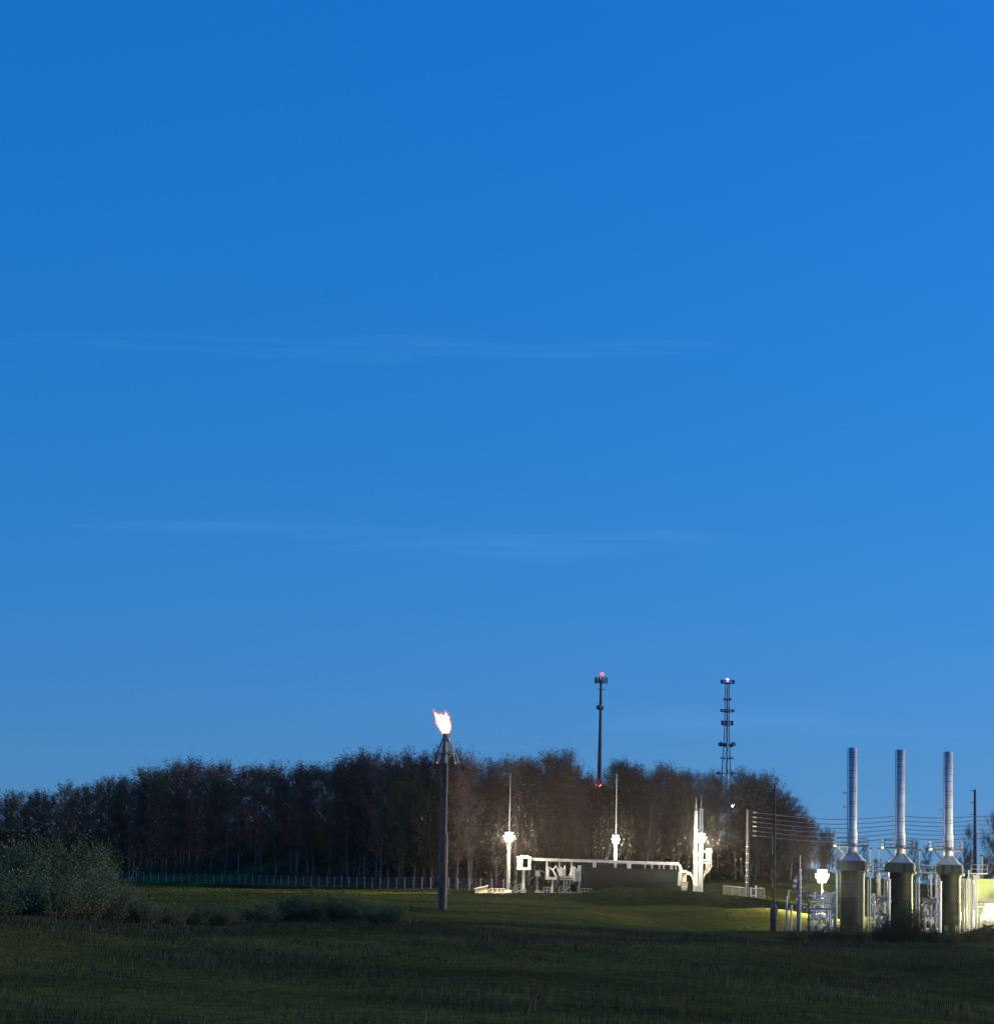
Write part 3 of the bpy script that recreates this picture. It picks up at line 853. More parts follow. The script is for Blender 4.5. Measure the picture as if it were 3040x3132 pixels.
for px, y0, y1, w in [(1672, 2634, 2690, .30), (1711, 2636, 2680, .20), (1748, 2637, 2678, .20)]:
    m = MB(); post(m, px, y0, y1, w); m.build('dropper', 'white', bt)
for px, y0, y1, w in [(1818, 2640, 2654, .52), (1882, 2641, 2655, .34), (1924, 2642, 2657, .60), (1973, 2644, 2657, .24), (1994, 2644, 2658, .3), (2017, 2645, 2659, .22), (2030, 2645, 2659, .22), (2054, 2646, 2660, .4), (2067, 2646, 2660, .2)]:
    m = MB(); post(m, px, y0 - 4, y1, w); m.build('hanger', 'white', bt)
m = MB(); m.bar(sp(1963, 2643, -.3), sp(2076, 2646, -.3), .2, .16); m.build('side_rail', 'white', bt)
for k in range(3):
    m = MB(); m.tube([sp(2070 + k * 2, 2643), sp(2076 + k * 3, 2648), sp(2079 + k * 3, 2658), sp(2080 + k * 3, 2668)], .05, 6); m.build('conduit', 'white', bt)

# breaker under the beam
p = sp(1690, 2735); brk = thing('circuit_breaker', 'white circuit breaker on a single column near the left guard rail', 'breaker', (p.x, p.y, GZ(p)))
m = MB(); post(m, 1690, 2690, 2735, .38, round_=True, z_ground=True); m.build('column', 'cream', brk)
m = MB(); m.bar(sp(1670, 2687), sp(1702, 2688), .7, .4); m.build('tank', 'white', brk)
m = MB(); post(m, 1676, 2652, 2686, .36, round_=True); m.build('bushing', 'white', brk)
m = MB(); m.tube([sp(1678, 2656), sp(1684, 2657), sp(1691, 2662), sp(1698, 2676), sp(1701, 2684)], .13, 8); m.build('bus_bend', 'white', brk)
m = MB(); m.tube([sp(1690, 2662), sp(1700, 2650), sp(1706, 2660), sp(1712, 2678)], .10, 8); m.build('bus_loop', 'white', brk)
m = MB(); m.tube([sp(1703, 2683), sp(1704, 2692), sp(1702, 2700), sp(1702, 2715)], .06, 6); m.build('conduit', 'galv', brk)
MB().box((p.x, p.y, GZ(p) + .15), (1.1, 1.1, .5)).build('footing', 'concrete', brk)

# transformer with bushings
p = sp(1742, 2735); tr = thing('transformer', 'white transformer with upright bushings on legs left of the dark building', 'transformer', (p.x, p.y, GZ(p)))
m = MB(); m.bar(sp(1713, 2683), sp(1756, 2684), 1.4, .3); m.build('deck', 'galv', tr)
m = MB(); m.bar(sp(1714, 2690), sp(1758, 2691), .9, .24); m.build('cross_beam', 'cream', tr)
for px, y0 in ((1716, 2656), (1721, 2660), (1727, 2652), (1749, 2653)):
    m = MB(); q = post(m, px, y0, 2682, .24, round_=True)
    for k in range(6): m.lathe((q.x, q.y, sp(px, 2680 - k * 4).z), [(.12, -.04), (.2, 0), (.12, .04)], 10, False)
    m.ball((q.x, q.y, sp(px, y0).z + .05), .13, 8); m.build('bushing', 'white', tr)
m = MB(); m.tube([sp(1741, 2680), sp(1746, 2670), sp(1748, 2655)], .12, 8); m.build('bus_bend', 'white', tr)
m = MB(); q0, q1 = sp(1754, 2680, -.4), sp(1776, 2680, -.4)
m.box(((q0.x + q1.x) / 2, q0.y, (sp(1765, 2658).z + sp(1765, 2697).z) / 2), (q1.x - q0.x, 1.3, sp(1765, 2658).z - sp(1765, 2697).z))
m.box((q1.x - .2, q0.y, sp(1770, 2654).z), (.5, .5, .6)); m.cyl((q0.x + .15, q0.y, sp(1757, 2662).z), (q0.x + .15, q0.y, sp(1757, 2652).z), .15)
m.build('main_tank', 'white', tr)
for k in range(5):
    x = q0.x + .15 + (q1.x - q0.x - .3) * k / 4; MB().box((x, q0.y - .75, sp(1765, 2678).z), (.06, .2, 1.3)).build('radiator_fin', 'white', tr)
for px, y0 in ((1725, 2691), (1733, 2691), (1744, 2693), (1771, 2697)):
    m = MB(); post(m, px, y0, 2735, .22 if px != 1733 else .16, z_ground=True); m.build('leg', 'cream', tr)
m = MB(); q = sp(1752, 2716, -.2); m.box(q, (.9, .8, 1.0)); m.build('control_cabinet', 'slate', tr)
m = MB(); m.box((sp(1747, 2735).x, p.y, GZ(p) + .15), (3.6, 1.8, .5)); m.build('footing', 'concrete', tr)


def stairs(px0, py0, px1, py1, label, m_, dD=-1):
    """rail-sided steps going from low end (px0,py0) to high end (px1,py1)"""
    a, b = sp(px0, py0, dD), sp(px1, py1, dD); a.z = h1(a.x, a.y) + .02
    t = thing('steps', label, 'steps', (a.x, a.y, a.z)); n = 6
    for y in (-.4, .4):
        o = Vector((0, y, 0)); MB().bar(a + o, b + o, .06, .22).build('stringer', m_, t)
        for k in (.5, .95): MB().bar(a + o + Vector((0, 0, k)), b + o + Vector((0, 0, k)), .06).build('handrail', m_, t)
        for f in (.05, .5, .95): q = a.lerp(b, f) + o; MB().box(q + Vector((0, 0, .48)), (.06, .06, .96)).build('baluster', m_, t)
    for i in range(n):
        q = a.lerp(b, (i + .5) / n); MB().box(q, (.28, .8, .05)).build('tread', 'galv', t)


stairs(1568, 2738, 1594, 2722, 'white railed steps climbing to the beam end column', 'white')
stairs(1707, 2736, 1744, 2712, 'grey railed steps climbing towards the transformer', 'galv', -1.5)


def rail(px0, px1, py0, py1, label, n=3, m_='white', dD=-.8, fill=False, group=None):
    a, b = sp(px0, py1, dD), sp(px1, py1, dD); a.z = h1(a.x, a.y); b.z = h1(b.x, b.y)
    hh = sp(px0, py0, dD).z - a.z; t = thing('guard_rail', label, 'rail', tuple(a), group)
    for i in range(n): q = a.lerp(b, i / (n - 1)); MB().box(q + Vector((0, 0, hh / 2)), (.09, .09, hh)).build('rail_post', m_, t)
    for k in (.55, .97): MB().bar(a + Vector((0, 0, hh * k)), b + Vector((0, 0, hh * k)), .07).build('rail', m_, t)
    MB().bar(a + Vector((0, 0, .15)), b + Vector((0, 0, .15)), .1, .3).build('kick_plate', 'concrete', t)


rail(1663, 1682, 2714, 2737, 'short white guard rail beside the circuit breaker', 3)
rail(1779, 1809, 2718, 2738, 'cream guard rail at the left corner of the dark building', 4, 'cream')
rail(1495, 1545, 2719, 2737, 'low pale rail running from the small white hut to the mast', 5, 'cream', 2)
# little instrument box on a post
p = sp(1643, 2735); ib = thing('instrument_box', 'grey instrument box on a thin post between beam column and breaker', 'box', (p.x, p.y, GZ(p)))
m = MB(); post(m, 1643, 2683, 2735, .2, z_ground=True); m.build('post', 'galv', ib)
m = MB(); q = sp(1644, 2673); m.box(q, (.75, .5, .85)); m.box(q + Vector((0, 0, .46)), (.85, .6, .06)); m.build('enclosure', 'galv', ib)
m = MB(); m.tube([sp(1650, 2667), sp(1656, 2664), sp(1662, 2668), sp(1669, 2671)], .05, 6); m.build('conduit', 'galv', ib)
MB().box((p.x, p.y, GZ(p) + .3), (.7, .7, .75)).build('footing', 'concrete', ib)
# small hut with sloping roof
a, c = sp(1452, 2738, 2), sp(1490, 2738, 2); g = GZ(a) - .1; z0, z1 = sp(1452, 2720, 2).z, sp(1490, 2712, 2).z
ht = thing('low_hut', 'low cream hut with a sloping white roof by the fence corner', 'hut', (a.x, a.y, g))
m = MB(); m.add([(a.x, a.y, g), (c.x, a.y, g), (c.x, a.y, z1), (a.x, a.y, z0), (a.x, a.y + 1.6, g), (c.x, a.y + 1.6, g), (c.x, a.y + 1.6, z1), (a.x, a.y + 1.6, z0)],
               [(0, 1, 2, 3), (5, 4, 7, 6), (1, 5, 6, 2), (4, 0, 3, 7), (3, 2, 6, 7), (4, 5, 1, 0)]); m.build('wall', 'cream', ht)
d = Vector((c.x - a.x, 0, z1 - z0)); M = d.to_track_quat('X', 'Z').to_matrix()
MB().box(((a.x + c.x) / 2, a.y + .8, (z0 + z1) / 2 + .08), (d.length + .3, 2.0, .1), m=M).build('roof', 'white', ht)
for k in (.25, .5, .75): MB().box((a.x + (c.x - a.x) * k, a.y - .02, (g + z0) / 2), (.05, .04, z0 - g - .1)).build('batten', 'cream', ht)
# junction boxes on the ground
for px, py, lab in [(1498, 2733, 'small white junction box on the ground beside the cream hut'), (1655, 2737, 'low yellowish box at the foot of the instrument post'),
                    (1856, 2724, 'white box on the bank before the dark building, larger of two'), (1885, 2722, 'narrow white box at the foot of the dark building')]:
    q = sp(px, py, -3); g = GZ(q); t = thing('junction_box', lab, 'box', (q.x, q.y, g))
    MB().box((q.x, q.y, g + .25), (.7, .5, .5)).build('body', 'white', t); MB().box((q.x, q.y, g + .53), (.78, .58, .05)).build('lid', 'white', t)

# cabinet and cable bends right of the building
p = sp(2090, 2738); cb = thing('switch_cabinet', 'white ribbed switch cabinet right of the dark building', 'cabinet', (p.x, p.y, GZ(p)))
m = MB(); q0, q1 = sp(2074, 2690), sp(2084, 2690); m.box(((q0.x + q1.x) / 2, q0.y, (sp(2078, 2668).z + sp(2078, 2710).z) / 2), (.5, .9, sp(2078, 2668).z - sp(2078, 2710).z), m=Matrix.Rotation(R(4), 3, 'Y')); m.build('side_tank', 'white', cb)
for k in range(4):
    m = MB(); post(m, 2088 + k * 3.2, 2674, 2702, .14, round_=True); m.build('tube', 'white', cb)
m = MB(); m.cyl(sp(2085, 2669), sp(2100, 2667), .22); m.build('header', 'white', cb)
m = MB(); q = sp(2093, 2709); m.box(q, (.95, .9, .85)); m.box(q + Vector((0, 0, .48)), (1.2, 1, .12)); m.build('body', 'cream', cb)
for k in range(5):
    m = MB(); post(m, 2086 + k * 3.4, 2703, 2735, .09, -.6, z_ground=True); m.build('rib', 'white', cb)
MB().box((p.x + .2, p.y, GZ(p) + .35), (1.2, 1, .7)).build('plinth', 'concrete', cb)
for k in range(3):
    m = MB(); m.tube([sp(2100, 2670 + k * 3), sp(2107, 2669 + k * 3), sp(2114, 2674 + k * 3), sp(2119, 2688 + k * 2), sp(2120, 2705)], .06, 6); m.build('cable_bend', 'white', cb)
p = sp(2132, 2738, -1); jb = thing('terminal_box', 'square white terminal box between the feet of the paired masts', 'box', (p.x, p.y, GZ(p)))
MB().box((p.x, p.y, GZ(p) + 1.1), (.95, .6, 1.0)).build('body', 'white', jb); MB().box((p.x, p.y, GZ(p) + .35), (.3, .3, .7)).build('stand', 'galv', jb); MB().box((p.x, p.y, GZ(p) + 1.63), (1.05, .7, .06)).build('lid', 'white', jb)
# riser cage
q = sp(2150, 2738, 1); rc = thing('cable_riser', 'cage of pale cable risers curving into the thick mast with floodlights', 'cables', (q.x, q.y, GZ(q)))
for k in range(4):
    px = 2160 + k * 5
    m = MB(); m.tube([sp(px, 2596), sp(px, 2640), sp(px - 1, 2655), sp(px - 5 - k, 2668), sp(2152, 2684 - 3 * k + 6)], .065, 6); m.build('cable', 'galv', rc)
for py in (2606, 2632, 2640):
    m = MB(); m.bar(sp(2148, py), sp(2177, py), .16, .18); m.build('bracket', 'galv', rc)

# dead-end poles with insulators
P1 = at(2284, 2738, 462); P2 = at(2294, 2738, 466)
t = thing('steel_pole', 'pale slim pole, lit side of the pair ending the power lines', 'pole', (P1.x, P1.y, GZ(P1)))
m = MB(); x = P1.x; z0 = GZ(P1); zt1 = at(2290, 2478, 462).z; m.lathe((x, P1.y, 0), [(.22, z0 - .2), (.15, zt1)], 10); m.build('pole', 'tower', t)
MB().lathe((x, P1.y, z0 - .2), [(.45, 0), (.45, .5), (.22, .5)], 12).build('foundation', 'concrete', t)
for py in (2590, 2612, 2640, 2662, 2680, 2700): z = at(2284, py, 462).z; MB().lathe((x, P1.y, z), [(.21, -.06), (.27, -.05), (.27, .05), (.21, .06)], 10, False).build('strap', 'galv', t)
t2 = thing('wood_pole', 'dark weathered pole carrying the insulators where the power lines end', 'pole', (P2.x, P2.y, GZ(P2)))
m = MB(); z0 = GZ(P2); zt2 = at(2296, 2476, 466).z; m.lathe((P2.x, P2.y, 0), [(.34, z0 - .2), (.22, zt2)], 12); m.build('pole', 'slate', t2)
INS = []
for i, py in enumerate((2485, 2500, 2514, 2528, 2542, 2556)):
    z = at(2296, py, 466).z; m = MB(); a = Vector((P2.x + .2, P2.y, z)); b_ = a + Vector((.75, .1, -.05)); m.cyl(a, b_, .05)
    for k in range(5): c_ = a.lerp(b_, .25 + .15 * k); m.cyl(c_, c_ + Vector((.05, 0, 0)), .14, n=10)
    m.build('insulator', 'white' if i in (3,) else 'galv', t2); INS.append(b_)
m = MB(); m.tube([(P2.x - .35, P2.y - .1, at(2292, 2610, 466).z), (P2.x - .38, P2.y - .1, z0)], .08, 6); m.build('conduit', 'galv', t2)
# small yard fence by the poles
fx = [at(2213, 2741, 458), at(2240, 2741, 452), at(2262, 2741, 450), at(2282, 2742, 449), at(2302, 2742, 449), at(2312, 2742, 449), at(2338, 2740, 456)]
yf = thing('yard_fence', 'short chain link fence panels around the paired pole feet', 'fence', (fx[0].x, fx[0].y, GZ(fx[0])))
for p in fx:
    g = GZ(p); MB().cyl((p.x, p.y, g - .2), (p.x, p.y, g + 1.95), .05, n=8).build('post', 'darkgalv', yf)
for a, b_ in zip(fx[:-1], fx[1:]):
    A = Vector((a.x, a.y, GZ(a))); B = Vector((b_.x, b_.y, GZ(b_))); n = 8
    m = MB()
    for k in range(n + 1):
        q = A.lerp(B, k / n); m.cyl(q + Vector((0, 0, .1)), q + Vector((0, 0, 1.85)), .016, n=4, cap=False)
    m.build('slat', 'darkgalv', yf)
    m = MB(); m.cyl(A + Vector((0, 0, 1.85)), B + Vector((0, 0, 1.85)), .04, n=6); m.build('top_rail', 'darkgalv', yf)
    m = MB(); m.add([A + Vector((0, .03, .1)), B + Vector((0, .03, .1)), B + Vector((0, .03, 1.82)), A + Vector((0, .03, 1.82))], [(0, 1, 2, 3)]); m.build('chain_link', 'chainlink', yf)
p = at(2312, 2741, 446); g = GZ(p); cp_ = thing('frame_post', 'white cross shaped pipe frame by the yard fence', 'frame', (p.x, p.y, g))
MB().cyl((p.x, p.y, g - .1), (p.x, p.y, g + 2.4), .09).build('upright', 'white', cp_); MB().cyl((p.x - .75, p.y, g + 1.95), (p.x + 1.1, p.y, g + 2.0), .06).build('arm', 'white', cp_); MB().cyl((p.x - .75, p.y, g + .9), (p.x, p.y, g + .9), .05).build('lower_arm', 'white', cp_)
MB().cyl((p.x - .75, p.y, g - .1), (p.x - .75, p.y, g + 2.15), .06).build('side_post', 'white', cp_)
# sign stake on the lit bank
for px, py, D, lab in [(2412, 2722, 480, 'small grey sign on a stake set in the lit bank'), (2363, 2700, 520, 'thin red topped marker stake behind the vent pipe')]:
    q = at(px, py, D); g = GZ(q); t = thing('marker_stake', lab, 'stake', (q.x, q.y, g)); MB().cyl((q.x, q.y, g - .1), (q.x, q.y, g + 1.4), .05, n=8).build('stake', 'galv', t)
    MB().box((q.x, q.y - .06, g + 1.4), (.45, .05, .22)).build('plate', 'darkgalv' if px > 2400 else 'red', t)

# ------------------------------------------------------------------ telecom towers
D = 655; p = at(1833, 2420, D); z0 = h1(p.x, D); X = p.x
zz = lambda py, px=1836, D=655: at(px, py, D).z
mt = thing('cell_tower', 'dark single tube cell tower with a red beacon above the wood', 'tower', (X, D, z0))
m = MB(); m.lathe((X, D, 0), [(.75, z0), (.36, zz(2230)), (.27, zz(2080))], 14); m.build('tube', 'tower', mt)
for py in (2150, 2200, 2278, 2330): MB().lathe((X, D, zz(py)), [(.3, -.1), (.42, -.08), (.42, .08), (.3, .1)], 12, False).build('flange', 'tower', mt)
m = MB(); zr = zz(2086)
m.tube([(X + 1.3 * math.cos(a), D + 1.3 * math.sin(a), zr) for a in np.linspace(0, 2 * math.pi, 13)], .07, 6, False)
for a in np.linspace(0, 2 * math.pi, 7)[:-1]: m.bar((X, D, zr - .1), (X + 1.3 * math.cos(a), D + 1.3 * math.sin(a), zr), .1)
m.build('platform', 'tower', mt)
for i in range(12):
    a = 2 * math.pi * (i + .3) / 12; q = Vector((X + 1.42 * math.cos(a), D + 1.42 * math.sin(a), zr + .35))
    m = MB(); m.box(q, (.16, .34, 1.25), a); m.cyl(q - Vector((0, 0, .8)), q + Vector((0, 0, .75)), .05, n=6); m.build('panel_antenna', 'galv' if i % 3 == 0 else 'tower', mt)
m = MB(); m.cyl((X - .8, D, zz(2109)), (X + .8, D, zz(2109)), .08, n=6); m.cyl((X, D - .8, zz(2109)), (X, D + .8, zz(2109)), .08, n=6); m.build('cross_arm', 'tower', mt)
m = MB(); q = Vector((X - .3, D - .35, zz(2165))); m.cyl(q, q + Vector((-.25, -.35, 0)), .55, n=16); m.build('dish', 'tower', mt)
m = MB(); q = Vector((X + .35, D - .1, zz(2166))); m.cyl(q, q + Vector((.3, -.1, 0)), .4, n=16); m.build('dish', 'tower', mt)
MB().cyl((X + .2, D, zz(2080)), (X + .2, D, zz(2064)), .05, n=6).build('beacon_mount', 'tower', mt)
MB().ball((X + .2, D, zz(2062)), .36, 12).build('beacon', 'beacon_red', mt)
for dx in (-.7, .2):
    MB().ball((X + dx, D - 1.0, zz(2406)), .3, 10).build('side_beacon', 'beacon_small', mt)
MB().bar((X - .9, D - 1, zz(2408)), (X + .4, D - 1, zz(2408)), .08).build('beacon_arm', 'tower', mt)

D = 700; p = at(2221, 2450, D); z0 = h1(p.x, D); X = p.x
zz2 = lambda py: at(2222, py, 700).z
lt = thing('lattice_tower', 'three legged lattice radio tower with a white beacon above the wood', 'tower', (X, D, z0))
zb_, ztp = z0, zz2(2092)
def legp(k, z):
    f = (z - zb_) / (ztp - zb_); r = np.interp(f, [0, .35, .75, 1], [2.6, 1.55, .62, .56]); a = R(200 + 120 * k)
    return Vector((X + r * math.cos(a), D + r * math.sin(a), z))
NL = 17
lev = [zb_ + (ztp - zb_) * i / NL for i in range(NL + 1)]
for k in range(3):
    m = MB(); m.tube([legp(k, z) for z in lev], [.15 - .06 * i / NL for i in range(NL + 1)], 6); m.build('leg', 'tower', lt)
    m = MB()
    for i in range(NL):
        m.bar(legp(k, lev[i]), legp((k + 1) % 3, lev[i + 1]), .05); m.bar(legp(k, lev[i]), legp((k + 1) % 3, lev[i]), .045)
    m.build('bracing', 'tower', lt)
m = MB(); m.tube([(X - .25, D - .4, zb_), (X - .1, D - .3, zz2(2110))], .06, 6); m.build('cable_ladder', 'tower', lt)
def array(py, wid, hgt, nm='antenna_array', frame=True, cnt=8):
    z = zz2(py); t = MB(); o = MB()
    for k in range(3):
        a, c = R(30 + 120 * k + 60), R(30 + 120 * k + 180)
        A = Vector((X + wid / 1.73 * math.cos(a), D + wid / 1.73 * math.sin(a), z)); B = Vector((X + wid / 1.73 * math.cos(c), D + wid / 1.73 * math.sin(c), z))
        if frame: t.bar(A, B, .1); t.bar(A + Vector((0, 0, hgt * .8)), B + Vector((0, 0, hgt * .8)), .08)
        t.bar(Vector((X, D, z)), A, .09)
        for i in range(cnt // 2):
            q = A.lerp(B, (i + .5) / (cnt // 2)); o.box(q + Vector((0, 0, hgt * .4)), (.24, .2, hgt))
    pl = t.build(nm, 'tower', lt); o.build('panel_antenna', 'tower', pl)
array(2091, 3.5, .9); array(2178, 3.5, .65); array(2218, 3.0, 1.1, cnt=8)
array(2142, 2.2, .5, frame=False, cnt=4); array(2322, 3.6, .5, frame=False, cnt=4)
for px, py, r, dx in [(2205, 2278, .55, -.9), (2216, 2280, .5, -.3), (2240, 2277, .5, 1.1), (2234, 2281, .45, .7), (2199, 2366, .4, -1.3), (2237, 2366, .4, 1.1)]:
    z = zz2(py); q = Vector((at(px, py, 700).x, D - .6, z)); m = MB(); m.cyl(q, q + Vector((dx * .25, -.5, 0)), r, n=16); m.cyl(q, Vector((X, D, z)), .08, n=6); m.build('dish', 'tower', lt)
MB().cyl((X, D, ztp), (X, D, zz2(2080)), .08, n=6).build('beacon_mount', 'tower', lt)
MB().ball((X, D, zz2(2080)), .46, 12).build('beacon', 'beacon_white', lt)
q = at(2239, 2466, 560); q = Vector((at(2239, 2466, 700).x, 698, zz2(2465)))
MB().ball(q, .38, 10).build('side_beacon', 'beacon_flash', lt); MB().bar(q, Vector((X, D, q.z)), .08).build('beacon_arm', 'tower', lt)

# ------------------------------------------------------------------ power lines on the right
WR = [2496, 2509, 2522, 2536, 2549, 2562]
pb = at(2982, 2700, 560); g = GZ(pb)
up_ = thing('utility_pole', 'tall dark steel pole right of the heaters carrying the power lines', 'pole', (pb.x, pb.y, g))
m = MB(); m.lathe((pb.x, 560, 0), [(.42, g - .3), (.24, at(2986, 2416, 560).z)], 12); m.build('pole', 'tower', up_)
for py, s in ((2456, -1), (2492, -1), (2420, -1)):
    z = at(2984, py, 560).z; MB().bar((pb.x, 560, z), (pb.x + s * 1.0, 559.6, z), .1).build('arm', 'tower', up_)
mid = at(2752, 2600, 520); gm_ = GZ(mid)
up2 = thing('utility_pole', 'steel pole behind the middle heater carrying the power lines', 'pole', (mid.x, 520, gm_))
m = MB(); m.lathe((mid.x, 520, 0), [(.36, gm_ - .3), (.2, at(2754, 2478, 520).z)], 12); m.build('pole', 'tower', up2)
MIDY = [2496, 2510, 2523, 2536, 2549, 2563]
MB().bar((mid.x - .5, 520, at(2754, 2494, 520).z), (mid.x + .5, 520, at(2754, 2494, 520).z), .1).build('arm', 'tower', up2)
RY = [2498, 2511, 2524, 2538, 2550, 2564]
for i in range(6):
    a = INS[i]; b_ = Vector((mid.x, 519.7, at(2752, MIDY[i], 519.7).z)); c_ = Vector((pb.x, 559.7, at(2983, RY[i], 559.7).z)); d_ = at(3330, 2480 + i * 13, 600)
    m = MB(); path = []
    for A, B, sag in ((a, b_, -.85), (b_, c_, -.35), (c_, d_, -.5)):
        seg = arc(A, B, sag, 14); path += seg if not path else seg[1:]
    m.tube(path, .06, 5)
    o = m.build('power_line', 'black')
    tag(o, ('topmost black power line strung from the dead end poles past the heaters', 'second power line from the top strung past the heaters', 'third power line from the top strung past the heaters',
            'fourth power line from the top strung past the heaters', 'fifth power line from the top strung past the heaters', 'lowest black power line strung past the heaters')[i], 'power line', 'power lines past the heaters')

# ------------------------------------------------------------------ vent pipe before the bank
p = at(2366, 2858, 250); g = GZ(p) - .1; X = p.x
vp = thing('vent_pipe', 'tall thin vent pipe rising from a fat capped base before the bank', 'vent pipe', (X, 250, g))
zz = lambda py: at(2368, py, 250).z
MB().lathe((X, 250, 0), [(.32, g), (.32, zz(2785)), (.30, zz(2783)), (.09, zz(2768))], 16).build('base_cylinder', 'ventpipe', vp)
MB().lathe((X, 250, 0), [(.09, zz(2770)), (.085, zz(2600)), (.065, zz(2405))], 10).build('riser', 'ventpipe', vp)
m = MB(); m.tube([(X - .16, 250, zz(2615)), (X - .16, 250, zz(2556))], .04, 6); m.bar((X - .16, 250, zz(2612)), (X, 250, zz(2612)), .04); m.bar((X - .16, 250, zz(2560)), (X, 250, zz(2560)), .04); m.build('antenna', 'galv', vp)
m = MB(); m.box((X - .12, 249.9, zz(2698)), (.14, .14, .35)); m.build('meter_box', 'red', vp)
MB().bar((X + .10, 249.72, zz(2768)), (X + .30, 249.72, zz(2784)), .1, .06).build('cap_strip', 'white', vp)

# ------------------------------------------------------------------ windsock and its post
D = 300; p = at(2446, 2810, D); g = GZ(p); X = p.x
zz = lambda py, px=2448, D=300: at(px, py, D).z
ws = thing('windsock', 'drooping red and white windsock on a pale post left of the heaters', 'windsock', (X, D, g))
MB().lathe((X, D, 0), [(.13, g - .2), (.12, zz(2660)), (.06, zz(2658)), (.05, zz(2616))], 10).build('post', 'cream', ws)
for py in (2662, 2690, 2716, 2740): MB().lathe((X, D, zz(py)), [(.13, -.05), (.17, -.04), (.17, .04), (.13, .05)], 10, False).build('strap', 'white', ws)
sock = [((-.45, -.05), 2684, .20), ((-.47, -.05), 2692, .20), ((-.5, -.06), 2700, .18), ((-.54, -.06), 2708, .17), ((-.58, -.06), 2715, .15), ((-.6, -.06), 2722, .13)]
for i, (a, b_) in enumerate(zip(sock[:-1], sock[1:])):
    m = MB(); m.tube([(X + a[0][0], D + a[0][1], zz(a[1])), (X + b_[0][0], D + b_[0][1], zz(b_[1]))], [a[2], b_[2]], 12, False); m.build('sock_band', 'red' if i % 2 == 0 else 'canvaswhite', ws)
MB().tube([(X, D, zz(2681)), (X - .3, D, zz(2680)), (X - .45, D - .05, zz(2684))], .03, 6).build('arm', 'galv', ws)

